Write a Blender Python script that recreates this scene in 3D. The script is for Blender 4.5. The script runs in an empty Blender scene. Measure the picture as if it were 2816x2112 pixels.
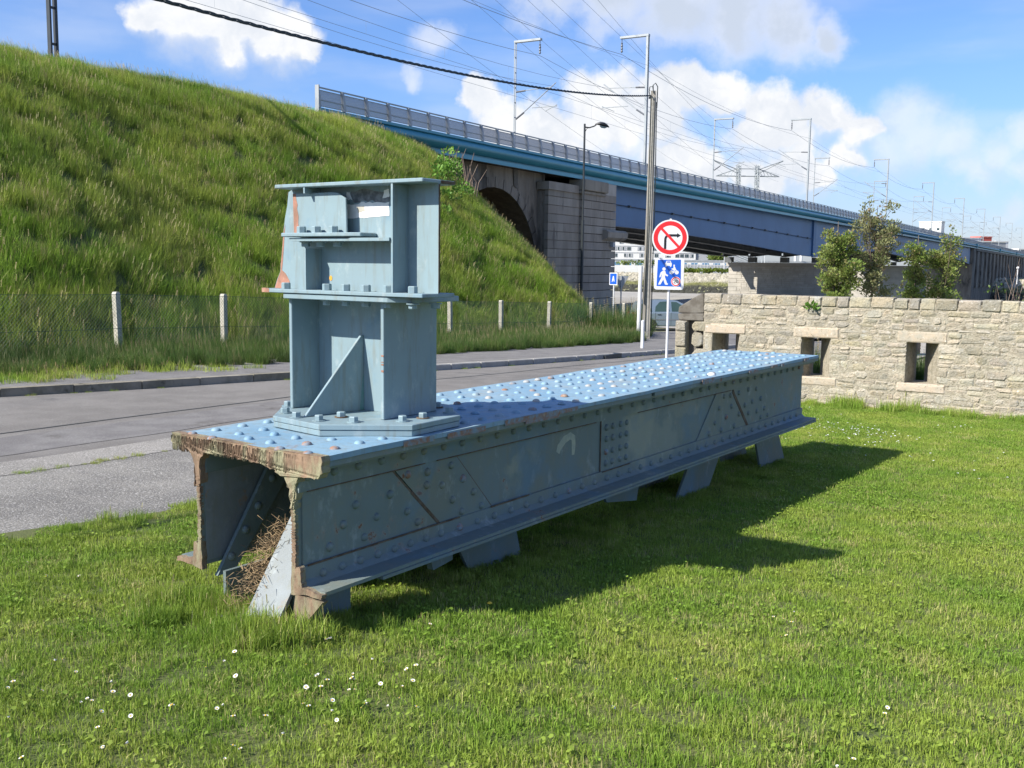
import bpy, bmesh, math, random
import numpy as np
from mathutils import Vector, Matrix
random.seed(7); rng = np.random.default_rng(7)
R = math.radians
sc = bpy.context.scene
C = sc.collection
# ------------------------------------------------------------------ camera
cd = bpy.data.cameras.new('camera'); cam = bpy.data.objects.new('camera', cd); C.objects.link(cam)
cd.sensor_width = 36; cd.lens = 35.8; cd.clip_start = .05; cd.clip_end = 8000
cam.matrix_world = Matrix.Translation((0, 0, 1.6)) @ Matrix.Rotation(R(90-6.73), 4, 'X') @ Matrix.Rotation(R(.7), 4, 'Z')
sc.camera = cam
sc.render.resolution_x = 1024; sc.render.resolution_y = 768
# ------------------------------------------------------------------ exposure
vs = sc.view_settings
vs.view_transform = 'Standard'; vs.look = 'None'; vs.gamma = 1; vs.use_curve_mapping = False
vs.exposure = 0.85
# ------------------------------------------------------------------ sun
SUN_AZ, SUN_EL = 60.5, 38.0          # heading the light travels towards (from +Y to +X) and height
sd = bpy.data.lights.new('sun', 'SUN'); sd.energy = 4.8; sd.angle = R(.5); sd.color = (1, .95, .86)
sun = bpy.data.objects.new('sun', sd); C.objects.link(sun)
tv = Vector((math.sin(R(SUN_AZ))*math.cos(R(SUN_EL)), math.cos(R(SUN_AZ))*math.cos(R(SUN_EL)), -math.sin(R(SUN_EL))))
sun.rotation_euler = tv.to_track_quat('-Z', 'Y').to_euler()
# ------------------------------------------------------------------ world: blue sky with cumulus
w = bpy.data.worlds.new('World'); sc.world = w; w.use_nodes = True
nt = w.node_tree; nt.nodes.clear()
class NT:
    def __init__(s, nt): s.nt = nt
    def n(s, t, **k):
        nd = s.nt.nodes.new(t)
        for a, b in k.items():
            if a == 'ins':
                for i, v in b.items():
                    if isinstance(v, bpy.types.NodeSocket): s.nt.links.new(v, nd.inputs[i])
                    else: nd.inputs[i].default_value = v
            else: setattr(nd, a, b)
        return nd
    def m(s, op, a, b=0., c=None, clamp=False):
        ins = {0: a, 1: b}
        if c is not None: ins[2] = c
        return s.n('ShaderNodeMath', operation=op, use_clamp=clamp, ins=ins).outputs[0]
    def vm(s, op, a, b=(0, 0, 0)):
        nd = s.n('ShaderNodeVectorMath', operation=op, ins={0: a, 1: b}); return nd.outputs['Value' if op in ('DISTANCE', 'DOT_PRODUCT', 'LENGTH') else 'Vector']
    def noise(s, vec, scale, detail=4, rough=.5, dist=0., out='Fac', dim='3D'):
        return s.n('ShaderNodeTexNoise', noise_dimensions=dim, ins={'Vector': vec, 'Scale': scale, 'Detail': detail, 'Roughness': rough, 'Distortion': dist}).outputs[out]
    def ramp(s, v, a, b, lo=0., hi=1., smooth=True):
        return s.n('ShaderNodeMapRange', interpolation_type='SMOOTHSTEP' if smooth else 'LINEAR', clamp=True, ins={0: v, 1: a, 2: b, 3: lo, 4: hi}).outputs[0]
    def mix(s, f, a, b, mode='MIX'):
        nd = s.n('ShaderNodeMix', data_type='RGBA', blend_type=mode)
        for i, v in ((0, f), (6, a), (7, b)):
            if isinstance(v, bpy.types.NodeSocket): s.nt.links.new(v, nd.inputs[i])
            else: nd.inputs[i].default_value = (*v, 1) if isinstance(v, tuple) and len(v) == 3 else v
        return nd.outputs[2]
N_ = NT(nt)
sky = N_.n('ShaderNodeTexSky', sky_type='NISHITA', sun_disc=False, sun_elevation=R(SUN_EL), sun_rotation=R(SUN_AZ+180), altitude=0, air_density=1.0, dust_density=.55, ozone_density=2.2)
gen = N_.n('ShaderNodeTexCoord').outputs['Generated']
dirn = N_.vm('NORMALIZE', gen)
nz1 = N_.noise(dirn, 9, 5, .55, out='Color'); _s = N_.n('ShaderNodeSeparateXYZ', ins={0: dirn}).outputs[2]
skyc = N_.mix(1.0, sky.outputs[0], N_.mix(N_.ramp(_s, .0, .2), (.78, .86, 1.2), (.80, 1.02, 1.45)), 'MULTIPLY')
off = N_.vm('SCALE', N_.vm('SUBTRACT', nz1, (.5, .5, .5)))
off.node.inputs['Scale'].default_value = .07
off2 = N_.vm('SCALE', N_.vm('SUBTRACT', N_.noise(dirn, 30, 5, .6, out='Color'), (.5, .5, .5))); off2.node.inputs['Scale'].default_value = .028
wd = N_.vm('ADD', N_.vm('ADD', dirn, off), off2)
LUMPS = [(-.293,.933,.208,.043),(-.248,.946,.208,.034),(-.213,.958,.192,.032),(-.32,.925,.204,.023),(-.193,.964,.183,.018),(-.268,.945,.189,.027),
 (-.032,.988,.15,.018),(-.014,.992,.123,.032),(.034,.992,.119,.041),(.095,.987,.132,.048),(.142,.98,.138,.041),(.167,.974,.154,.025),(.192,.97,.15,.027),(.23,.965,.126,.041),
 (.285,.949,.137,.03),(.309,.943,.12,.027),(.061,.993,.098,.036),(.148,.984,.102,.041),(.253,.963,.097,.032),(.3,.949,.096,.023),
 (-0.005,0.996,0.093,0.027),(0.053,0.995,0.080,0.032),(0.119,0.990,0.076,0.032),(0.179,0.981,0.076,0.032),(0.229,0.970,0.080,0.030),(0.269,0.959,0.084,0.023),(-0.023,0.991,0.135,0.023),(-0.282,0.937,0.205,0.036),(-0.233,0.953,0.193,0.027)]
WISP = [(.349,.928,.127,.034),(.362,.926,.107,.034),(.335,.935,.10,.03),(-.075,.976,.206,.022),(.418,.903,.097,.024),(.385,.917,.11,.028),(.402,.91,.085,.02),(-.085,.982,.17,.014),(.44,.893,.09,.02),(.432,.894,.114,.02),(.428,.902,.058,.016)]
GREY = [(.091,.966,.241,.036),(.141,.961,.236,.041),(.194,.954,.227,.045),(.242,.945,.221,.041),(.278,.937,.212,.02),(.035,.964,.264,.045),(.159,.95,.269,.055)]
def field(lumps, vec):
    acc = None
    for x, y, z, r in lumps:
        d = N_.vm('DISTANCE', vec, (x, y, z))
        f = N_.m('SUBTRACT', 1., N_.m('DIVIDE', d, r*1.25))
        acc = f if acc is None else N_.m('SMOOTH_MAX', acc, f, .25)
    return acc
f1 = field(LUMPS, wd); f2 = field(GREY, wd)
fine = N_.noise(dirn, 34, 6, .6)
det = N_.m('ADD', N_.m('MULTIPLY', N_.m('SUBTRACT', fine, .5), .75), N_.m('MULTIPLY', N_.m('SUBTRACT', N_.noise(dirn, 14, 3, .5), .5), .35))
d1 = N_.m('ADD', f1, det)
up = N_.vm('ADD', wd, (0, 0, .016)); f1u = field(LUMPS, up)      # thicker above: the underside greys
# soft fair-weather clouds over the rest of the dome
gn = N_.noise(N_.vm('MULTIPLY', dirn, (1, 1, 2.2)), 3.1, 7, .58)
sep = N_.n('ShaderNodeSeparateXYZ', ins={0: dirn})
away = N_.m('MAXIMUM', N_.ramp(sep.outputs[1], .86, .72), N_.ramp(sep.outputs[2], .29, .42))
gen_a = N_.m('MULTIPLY', N_.m('MULTIPLY', N_.ramp(gn, .54, .68), away), N_.ramp(sep.outputs[2], .0, .1))
bot = N_.ramp(N_.m('SUBTRACT', f1u, f1), -.15, .35)
a1 = N_.ramp(d1, N_.m('ADD', .0, N_.m('MULTIPLY', bot, -.15)), N_.m('ADD', .42, N_.m('MULTIPLY', bot, .75))); a2 = N_.m('MULTIPLY', N_.ramp(N_.m('ADD', f2, det), -.15, .85), .95)
hf = N_.m('MULTIPLY', N_.ramp(N_.noise(N_.vm('MULTIPLY', dirn, (1, 1, 5)), 5, 4), .4, .75), .22)
wsp = N_.m('MULTIPLY', N_.ramp(N_.m('ADD', field(WISP, wd), det), -.1, .9), .6)
alpha = N_.m('MAXIMUM', N_.m('MAXIMUM', N_.m('MAXIMUM', a1, a2), gen_a), N_.m('MAXIMUM', hf, wsp))
greyf = N_.m('MAXIMUM', N_.m('MULTIPLY', N_.ramp(N_.m('ADD', f1u, N_.m('MULTIPLY', det, 1.6)), .25, 1.0), .0), N_.ramp(N_.m('SUBTRACT', N_.m('ADD', f1u, det), f1), -.02, .45, 0, .6))
greyf = N_.m('MAXIMUM', greyf, N_.m('MULTIPLY', a2, N_.ramp(N_.m('ADD', f2, N_.m('MULTIPLY', det, 2)), .15, .8, .25, .85)))
puff = N_.m('MULTIPLY', N_.ramp(N_.noise(N_.vm('ADD', wd, (1, 2, 3)), 16, 5, .6), .42, .66), .42)
ccol = N_.mix(N_.m('MAXIMUM', greyf, puff), (1.0, 1.01, 1.03), (.56, .65, .80))
bg1 = N_.n('ShaderNodeBackground', ins={0: skyc, 1: .073}); bg2 = N_.n('ShaderNodeBackground', ins={0: ccol, 1: .56})
ms = N_.n('ShaderNodeMixShader', ins={0: alpha, 1: bg1.outputs[0], 2: bg2.outputs[0]})
out = N_.n('ShaderNodeOutputWorld', ins={0: ms.outputs[0]})
# ================================================================== helpers
class MB:
    def __init__(s): s.v = []; s.f = []; s.mi = []; s.at = None
    def add(s, vs, fs, mi=0):
        b = len(s.v); s.v += [tuple(map(float, p)) for p in vs]; s.f += [tuple(i+b for i in f) for f in fs]; s.mi += [mi]*len(fs); return s
    def box(s, a, b, mi=0, T=None):
        x0, y0, z0 = a; x1, y1, z1 = b
        vs = [(x0,y0,z0),(x1,y0,z0),(x1,y1,z0),(x0,y1,z0),(x0,y0,z1),(x1,y0,z1),(x1,y1,z1),(x0,y1,z1)]
        if T is not None: vs = [T @ Vector(p) for p in vs]
        return s.add(vs, [(3,2,1,0),(4,5,6,7),(0,1,5,4),(1,2,6,5),(2,3,7,6),(3,0,4,7)], mi)
    def prism(s, poly, ax, d0, d1, mi=0, caps=True):
        """poly: 2-D points in the two other axes (in xyz order), extruded along axis ax"""
        n = len(poly)
        def P(p, d):
            q = list(p); q.insert(ax, d); return q
        vs = [P(p, d0) for p in poly]+[P(p, d1) for p in poly]
        ar = sum(poly[i][0]*poly[(i+1) % n][1]-poly[(i+1) % n][0]*poly[i][1] for i in range(n))
        flip = (ar > 0) ^ (ax == 1) ^ (d1 < d0)
        fs = [(i, (i+1) % n, n+(i+1) % n, n+i) for i in range(n)]
        if caps: fs += [tuple(range(n))[::-1], tuple(range(n, 2*n))]
        if not flip: fs = [f[::-1] for f in fs]
        return s.add(vs, fs, mi)
    def tube(s, path, r, n=8, mi=0, caps=True):
        path = [Vector(p) for p in path]; m = len(path); rs = r if isinstance(r, (list, tuple)) else [r]*m
        vs = []; prev = None
        for i, p in enumerate(path):
            t = (path[min(i+1, m-1)]-path[max(i-1, 0)]).normalized()
            if prev is None:
                u = t.cross(Vector((0, 0, 1)))
                if u.length < .05: u = t.cross(Vector((1, 0, 0)))
            else: u = prev-t*prev.dot(t)
            u.normalize(); prev = u; v = t.cross(u)
            for k in range(n):
                a = 2*math.pi*k/n; vs.append(p+(u*math.cos(a)+v*math.sin(a))*rs[i])
        fs = [(i*n+k, (i+1)*n+k, (i+1)*n+(k+1) % n, i*n+(k+1) % n) for i in range(m-1) for k in range(n)]
        if caps: fs += [tuple(range(n)), tuple(range((m-1)*n, m*n))[::-1]]
        return s.add(vs, fs, mi)
    def lathe(s, prof, c, n=12, mi=0):
        vs = []; m = len(prof)
        for r, z in prof:
            for k in range(n):
                a = 2*math.pi*k/n; vs.append((c[0]+r*math.cos(a), c[1]+r*math.sin(a), c[2]+z))
        fs = [(i*n+k, i*n+(k+1) % n, (i+1)*n+(k+1) % n, (i+1)*n+k) for i in range(m-1) for k in range(n)]
        fs += [tuple(range(n))[::-1], tuple(range((m-1)*n, m*n))]
        return s.add(vs, fs, mi)
    def mesh(s, name, mats, smooth=False):
        me = bpy.data.meshes.new(name); me.from_pydata(s.v, [], s.f)
        for m in (mats if isinstance(mats, (list, tuple)) else [mats]): me.materials.append(m)
        if len(set(s.mi)) > 1 or (s.mi and s.mi[0]): me.polygons.foreach_set('material_index', s.mi)
        if smooth: me.polygons.foreach_set('use_smooth', [True]*len(me.polygons))
        if s.at is not None:
            a = me.attributes.new('tint', 'FLOAT', 'POINT'); a.data.foreach_set('value', s.at)
        me.update(); return me
    def build(s, name, mats, parent=None, smooth=False, **k):
        o = bpy.data.objects.new(name, s.mesh(name, mats, smooth)); return link(o, parent, **k)
def link(o, parent=None, label=None, cat=None, group=None, kind=None, loc=None, rz=None):
    C.objects.link(o)
    if parent is not None: o.parent = parent
    if loc is not None: o.location = loc
    if rz is not None: o.rotation_euler = (0, 0, rz)
    for a, b in (('label', label), ('category', cat), ('group', group), ('kind', kind)):
        if b: o[a] = b
    return o
def root(name, label, cat, loc=(0, 0, 0), rz=0, group=None):
    o = bpy.data.objects.new(name, None); o.empty_display_size = .2
    return link(o, None, label, cat, group, None, loc, rz)
def inst(name, me, parent=None, loc=(0, 0, 0), rot=None, scale=None, **k):
    o = bpy.data.objects.new(name, me); link(o, parent, **k); o.location = loc
    if rot is not None: o.rotation_euler = rot
    if scale is not None: o.scale = scale
    return o
def bevel(o, w=.004, seg=1):
    m = o.modifiers.new('bevel', 'BEVEL'); m.width = w; m.segments = seg; m.limit_method = 'ANGLE'; m.angle_limit = R(35); return o
# ---- frames: B along the railway, N away from it to the left
BX, BY = .5, .8660254
def P(s, q, z=0.): return Vector((BX*s-BY*q, BY*s+BX*q, z))
RB = R(60)
GXs = np.array([-30, 2.2, 3.3, 4.6, 6, 8.5, 13.2, 50, 60, 3000.]); GZs = np.array([-.03, -.04, -.10, -.235, -.30, -.34, -.42, -1.75, -1.8, -1.8])
def Gs(s): return sum(np.interp(np.asarray(s)+d, GXs, GZs) for d in (-1, -.6, -.2, .2, .6, 1))/6
def G(x, y): return float(Gs(BX*x+BY*y))
# ================================================================== materials
KA = .85
def mk(name, c1, c2=None, scale=3., rough=.8, bump=0., bscale=None, metallic=0., c3=None, s3=.6, t3=(.58, .72), rnd=0., coords='pos', bdist=.01, spec=.5, stretch=(1, 1, 1), detail=5, extra=None, f=(.35, .65)):
    c1, c2, c3 = [tuple(v*KA for v in c) if c else c for c in (c1, c2, c3)]
    m = bpy.data.materials.new(name); m.use_nodes = True; t = NT(m.node_tree)
    bs = t.nt.nodes['Principled BSDF']; bs.inputs['Roughness'].default_value = rough; bs.inputs['Metallic'].default_value = metallic
    bs.inputs['Specular IOR Level'].default_value = spec
    pos = t.n('ShaderNodeNewGeometry').outputs['Position'] if coords == 'pos' else t.n('ShaderNodeTexCoord').outputs['Object']
    if stretch != (1, 1, 1): pos = t.vm('MULTIPLY', pos, stretch)
    col = c1
    if c2: col = t.mix(t.ramp(t.noise(pos, scale, detail, .6), f[0], f[1]), c1, c2)
    if c3: col = t.mix(t.ramp(t.noise(t.vm('ADD', pos, (7.3, 2.1, 4.4)), s3, 6, .65), t3[0], t3[1]), col, c3)
    if rnd:
        ri = t.n('ShaderNodeObjectInfo').outputs['Random']
        hs = t.n('ShaderNodeHueSaturation', ins={'Hue': t.ramp(ri, 0, 1, .5-rnd*.06, .5+rnd*.05, False), 'Saturation': t.ramp(t.m('FRACT', t.m('MULTIPLY', ri, 7.13)), 0, 1, 1-rnd*.9, 1+rnd*.4, False), 'Value': t.ramp(t.m('FRACT', t.m('MULTIPLY', ri, 13.7)), 0, 1, 1-rnd, 1+rnd*.8, False)})
        if isinstance(col, tuple): hs.inputs['Color'].default_value = (*col, 1)
        else: t.nt.links.new(col, hs.inputs['Color'])
        col = hs.outputs[0]
    if extra: col = extra(t, pos, col, bs)
    if isinstance(col, tuple): bs.inputs['Base Color'].default_value = (*col, 1)
    else: t.nt.links.new(col, bs.inputs['Base Color'])
    if bump:
        b = t.n('ShaderNodeBump', ins={'Strength': bump, 'Distance': bdist, 'Height': t.noise(pos, bscale or scale*6, 6, .65)})
        t.nt.links.new(b.outputs[0], bs.inputs['Normal'])
    return m
RUST = (.16, .062, .032)
def steel_extra(rustamt=.66, green=True, edge=True):
    def fn(t, pos, col, bs):
        # old paint: chalky and grimy zones, rust blooms, streaks running down
        st = t.noise(t.vm('MULTIPLY', pos, (9, 9, 1.2)), 3, 5, .6)
        col = t.mix(t.m('MULTIPLY', t.ramp(st, .48, .72), .5), col, (.17, .18, .15))
        wn = t.noise(t.vm('MULTIPLY', pos, (1, 1, .6)), 11, 6, .7); col = t.mix(t.m('MULTIPLY', t.ramp(wn, .55, .7), .3), col, (.42, .47, .47))
        r1 = t.noise(pos, 7.5, 8, .68); r2 = t.noise(pos, 1.3, 3)
        rm = t.ramp(t.m('ADD', r1, t.m('MULTIPLY', t.m('SUBTRACT', r2, .5), .3)), rustamt, rustamt+.035)
        halo = t.ramp(t.m('ADD', r1, t.m('MULTIPLY', t.m('SUBTRACT', r2, .5), .3)), rustamt-.06, rustamt+.02)
        col = t.mix(t.m('MULTIPLY', halo, .3), col, (.36, .25, .19))
        return t.mix(rm, col, RUST)
    return fn
M = {}
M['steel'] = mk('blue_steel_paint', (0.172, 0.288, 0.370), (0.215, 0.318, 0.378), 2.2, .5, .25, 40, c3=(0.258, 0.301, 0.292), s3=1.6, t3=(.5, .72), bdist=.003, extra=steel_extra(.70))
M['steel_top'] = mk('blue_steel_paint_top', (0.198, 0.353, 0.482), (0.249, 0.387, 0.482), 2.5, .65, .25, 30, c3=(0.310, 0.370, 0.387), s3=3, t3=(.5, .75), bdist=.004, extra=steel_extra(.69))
M['steel_col'] = mk('blue_steel_paint_column', (.235, .325, .36), (.25, .35, .385), 2.5, .5, .12, 40, c3=(.175, .285, .36), s3=4, t3=(.52, .75), bdist=.003, extra=steel_extra(.76))
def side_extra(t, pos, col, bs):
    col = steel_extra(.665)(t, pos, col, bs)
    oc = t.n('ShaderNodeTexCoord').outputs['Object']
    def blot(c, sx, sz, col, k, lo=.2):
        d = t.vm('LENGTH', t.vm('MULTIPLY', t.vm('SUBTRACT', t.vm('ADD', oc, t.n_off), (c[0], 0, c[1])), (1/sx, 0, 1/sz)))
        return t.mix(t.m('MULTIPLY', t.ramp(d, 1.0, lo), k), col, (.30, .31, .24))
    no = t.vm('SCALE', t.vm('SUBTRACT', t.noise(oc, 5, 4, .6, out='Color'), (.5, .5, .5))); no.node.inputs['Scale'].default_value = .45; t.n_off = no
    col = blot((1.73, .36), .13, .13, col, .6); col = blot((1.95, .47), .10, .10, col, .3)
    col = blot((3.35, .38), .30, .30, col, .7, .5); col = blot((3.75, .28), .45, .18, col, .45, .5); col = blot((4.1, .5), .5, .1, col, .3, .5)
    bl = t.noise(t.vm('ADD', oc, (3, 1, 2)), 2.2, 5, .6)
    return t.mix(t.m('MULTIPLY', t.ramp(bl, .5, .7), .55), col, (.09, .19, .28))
M['steel_side'] = mk('blue_steel_paint_shade_side', (.155, .205, .20), (.175, .23, .235), 1.7, .65, .3, 30, c3=(.205, .225, .185), s3=1.1, t3=(.48, .68), bdist=.004, extra=side_extra)  # dusty paint, made darker and greyer: the side's shade is in the colour
M['rust'] = mk('rusty_cut_steel', (.30, .20, .13), (.16, .11, .072), 9, .95, .9, 40, c3=(.31, .29, .18), s3=5, t3=(.46, .58), bdist=.012, stretch=(1, 1, .35))
M['rust_red'] = mk('rusty_red_primer', (.42, .20, .14), (.28, .15, .10), 14, .8, .3, 60, c3=(.45, .38, .27), s3=9)
M['rust_dark'] = mk('dark_rust_and_seam_shade', (.10, .06, .035), (.17, .13, .09), 14, .95, .5, 60, bdist=.004)
M['rust_rivet'] = mk('rusty_rivet_head', (.30, .16, .10), (.22, .30, .36), 28, .75, .3, 60, c3=(.40, .30, .22), s3=20, bdist=.004)
M['paint_chip'] = mk('chalky_paint', (.44, .42, .38), (.33, .38, .40), 20, .6)
M['sticker_w'] = mk('white_sticker', (.86, .86, .85), (.74, .75, .76), 25, .4)
M['sticker_b'] = mk('dark_sticker_print', (.08, .09, .10), (.2, .22, .24), 30, .5)
M['yellow'] = mk('yellow_dot', (.75, .38, .05), rough=.6)
M['green_paint'] = mk('green_overspray', (.10, .26, .22), (.16, .29, .30), 20, .6)
M['graffiti'] = mk('pale_spray_mark', (.44, .46, .36), (.34, .38, .33), 25, .7)
M['concrete'] = mk('weathered_concrete', (.40, .38, .32), (.52, .49, .42), 8, .9, .4, 60, c3=(.22, .20, .15), s3=5, bdist=.004)
M['kerb_new'] = mk('pale_kerb', (.34, .325, .29), (.42, .40, .36), 5, .9, .3, 60, c3=(.25, .23, .2), s3=4, bdist=.004, rnd=.1)
M['kerb_old'] = mk('mossy_old_kerb', (.20, .18, .13), (.30, .27, .21), 5, .95, .6, 40, c3=(.08, .075, .05), s3=4, rnd=.15)
M['asphalt'] = mk('asphalt', (.125, .12, .118), (.16, .155, .15), 2.2, .92, .5, 150, c3=(.085, .083, .082), s3=1.5, bdist=.006)
def speck(t, pos, col, bs):
    s = t.noise(pos, 75, 3, .7)
    col = t.mix(t.ramp(s, .52, .66), col, (.52, .50, .46)); return t.mix(t.ramp(s, .46, .34), col, (.10, .095, .09))
def speck2(t, pos, col, bs):
    s = t.noise(pos, 60, 3, .7)
    col = t.mix(t.ramp(s, .56, .68, 0, .6), col, (.33, .32, .30)); return t.mix(t.ramp(s, .42, .32, 0, .5), col, (.05, .05, .05))
M['asphalt'] = mk('asphalt', (.168, .155, .14), (.215, .20, .182), 1.6, .92, .5, 150, c3=(.10, .098, .095), s3=1.1, bdist=.006, extra=speck2)
M['gravel'] = mk('gravelly_verge', (.165, .155, .138), (.26, .245, .215), 1.3, .95, .9, 80, c3=(.17, .16, .145), s3=2, bdist=.012, extra=speck)
M['gutter'] = mk('worn_verge_strip', (.23, .215, .19), (.29, .27, .24), 1.5, .95, .5, 80, c3=(.2, .19, .17), s3=2, extra=speck)
M['pavement'] = mk('asphalt_pavement', (.16, .15, .145), (.21, .20, .19), 2.5, .95, .5, 90, c3=(.11, .10, .09), s3=1.2, extra=speck2)
M['paving'] = mk('pale_paving', (.36, .33, .28), (.46, .42, .36), .9, .95, .3, 60)
M['soil'] = mk('lawn_soil', (.09, .12, .028), (.14, .15, .045), 3, 1., .6, 30, c3=(.17, .15, .08), s3=2.2, bdist=.02)
M['bank_soil'] = mk('embankment_soil', (.07, .095, .025), (.11, .13, .035), .9, 1., .8, 12, c3=(.13, .11, .05), s3=.7, bdist=.08)
M['quay'] = mk('pale_quay_road', (.34, .32, .29), (.42, .40, .36), .15, .9, c3=(.25, .24, .22), s3=.3)
M['ground'] = mk('rough_ground', (.16, .17, .08), (.26, .24, .16), .2, 1., .3, 6, c3=(.08, .10, .04), s3=.08)
M['water'] = mk('river_water', (.04, .07, .06), rough=.15, bump=.4, scale=.6, bscale=.8, bdist=.1)
def grassmat(name, g1, g2, straw, dark, patch=1.1, pk=.6):
    m = bpy.data.materials.new(name); m.use_nodes = True; t = NT(m.node_tree); bs = t.nt.nodes['Principled BSDF']
    bs.inputs['Roughness'].default_value = .55; bs.inputs['Specular IOR Level'].default_value = .3
    pos = t.n('ShaderNodeNewGeometry').outputs['Position']
    tint = t.n('ShaderNodeAttribute', attribute_name='tint').outputs['Fac']
    p = t.noise(pos, patch, 5, .6); p2 = t.noise(t.vm('ADD', pos, (5, 5, 5)), patch*.35, 4, .6); p3 = t.noise(t.vm('ADD', pos, (9, 1, 5)), patch*3.2, 4, .6)
    col = t.mix(t.ramp(p, .36, .64), g1, g2)
    col = t.mix(t.ramp(t.m('ADD', tint, t.m('MULTIPLY', t.m('SUBTRACT', p3, .5), 1.5)), .60, .98), col, straw)
    col = t.mix(t.m('MULTIPLY', t.ramp(p2, .5, .72), pk), col, dark)
    hs = t.n('ShaderNodeHueSaturation', ins={'Hue': .5, 'Saturation': 1., 'Value': t.ramp(t.m('FRACT', t.m('MULTIPLY', tint, 17.3)), 0, 1, .65, 1.35, False), 'Color': col})
    t.nt.links.new(hs.outputs[0], bs.inputs['Base Color'])
    tr = t.n('ShaderNodeBsdfTranslucent', ins={0: hs.outputs[0]})
    mx = t.n('ShaderNodeMixShader', ins={0: .38, 1: bs.outputs[0], 2: tr.outputs[0]})
    t.nt.links.new(mx.outputs[0], t.nt.nodes['Material Output'].inputs[0])
    return m
M['lawn'] = grassmat('mown_grass', (.195, .315, .04), (.30, .38, .062), (.56, .50, .22), (.12, .225, .03), 1.2, .5)
M['tall'] = grassmat('tall_wild_grass', (.20, .33, .036), (.32, .39, .065), (.42, .33, .17), (.135, .20, .034), .38, .8)
M['weed'] = grassmat('dark_weeds', (.06, .125, .022), (.105, .17, .034), (.26, .21, .11), (.03, .06, .013), 1.1, .75)
M['leaf'] = grassmat('tree_leaves', (.17, .25, .05), (.27, .32, .09), (.34, .27, .13), (.11, .15, .04), 1.5, .5)
M['leaf2'] = grassmat('brownish_tree_leaves', (.19, .22, .085), (.27, .27, .13), (.32, .23, .14), (.12, .13, .06), 1.5, .5)
M['ivy'] = grassmat('ivy_leaves', (.10, .22, .03), (.17, .30, .05), (.2, .3, .06), (.05, .11, .02), 1.5, .5)
M['hay'] = mk('dry_grass_clump', (.36, .26, .14), (.24, .16, .09), 30, 1.)
M['bark'] = mk('bark', (.13, .10, .07), (.2, .16, .12), 20, .95, .6)
M['stake'] = mk('wooden_stake', (.38, .27, .17), (.28, .2, .13), 10, .9)
M['deadstem'] = mk('dead_stems', (.30, .23, .18), (.2, .14, .11), 10, .9)
def lichen(t, pos, col, bs):
    n = t.noise(pos, 26, 6, .7); n2 = t.noise(pos, 6, 4, .6)
    col = t.mix(t.ramp(n, .60, .70, 0, .8), col, (.72, .70, .64))
    col = t.mix(t.ramp(n, .45, .35, 0, .75), col, (.15, .13, .09))
    return t.mix(t.ramp(n2, .56, .72, 0, .5), col, (.30, .29, .23))
M['stone'] = mk('rubble_stone', (.455, .39, .275), (.37, .34, .265), 4.5, .95, 1., 30, c3=(.44, .43, .385), s3=2, rnd=.24, bdist=.025, extra=lichen)
M['granite'] = mk('pinkish_granite_lintel', (.54, .44, .32), (.48, .42, .33), 12, .9, .6, 60, rnd=.08, bdist=.01, extra=lichen)
M['stone_dark'] = mk('shaded_and_sooty_stone', (.12, .105, .085), (.18, .165, .14), 10, .95, .8, 40, bdist=.01)  # shade of the wall's left end put into the colour; also the soot streak
M['mortar'] = mk('lime_mortar', (.52, .465, .36), (.38, .335, .25), 9, 1., 1., 40, c3=(.24, .205, .145), s3=5, bdist=.03, extra=lichen)
M['ashlar'] = mk('grey_ashlar', (.27, .235, .185), (.35, .31, .25), 1.2, .9, .5, 12, c3=(.15, .13, .105), s3=.8, rnd=.12, bdist=.02, stretch=(1, 1, .25))
M['ashlar_pale'] = mk('pale_ashlar', (.50, .46, .39), (.42, .39, .33), 1.2, .9, .5, 12, rnd=.08)
M['masonry'] = mk('stained_masonry', (.185, .155, .12), (.29, .25, .20), .8, .95, 1., 6, c3=(.09, .078, .062), s3=.7, bdist=.08, stretch=(1, 1, .3), t3=(.5, .62))
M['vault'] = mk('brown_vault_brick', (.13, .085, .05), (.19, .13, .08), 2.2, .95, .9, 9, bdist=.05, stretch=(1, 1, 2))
M['teal'] = mk('teal_fascia_paint', (.06, .29, .37), (.07, .32, .40), .5, .38, c3=(.06, .25, .32), s3=.4)
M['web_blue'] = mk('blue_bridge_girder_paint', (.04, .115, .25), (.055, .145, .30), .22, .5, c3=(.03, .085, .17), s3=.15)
M['web_pale'] = mk('hazy_blue_girder_paint', (.10, .19, .34), (.13, .22, .36), .25, .5)  # farther spans: their haze is put into a paler blue
M['brace'] = mk('pale_grey_steel_paint', (.25, .285, .30), (.21, .235, .24), 6, .6, .2, 60, c3=(.30, .22, .15), s3=9, t3=(.6, .7), extra=steel_extra(.72))
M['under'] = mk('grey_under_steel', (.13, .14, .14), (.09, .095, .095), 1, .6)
M['galv'] = mk('galvanised_steel', (.40, .42, .43), (.32, .34, .36), 1, .5)
M['mastm'] = mk('grey_mast_steel', (.30, .33, .35), (.36, .39, .40), 1, .5, metallic=.2)
M['darksteel'] = mk('dark_steel', (.022, .028, .032), (.03, .036, .04), 3, .5)
M['wire'] = mk('overhead_wire', (.22, .27, .32), rough=.6)
M['cable'] = mk('black_cable', (.018, .03, .032), rough=.6)
M['insul'] = mk('dark_insulator', (.12, .13, .15), rough=.5)
M['black'] = mk('black_paint', (.012, .013, .015), rough=.4)
M['white'] = mk('white_paint', (.78, .78, .78), (.70, .71, .72), 4, .45)
M['offwhite'] = mk('offwhite_wall', (.80, .79, .76), (.74, .73, .70), .1, .8)
M['greywall'] = mk('grey_wall', (.42, .43, .44), (.36, .37, .39), .1, .8)
M['red'] = mk('sign_red', (.72, .02, .025), rough=.4); M['blue'] = mk('sign_blue', (.012, .11, .56), rough=.4)
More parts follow.
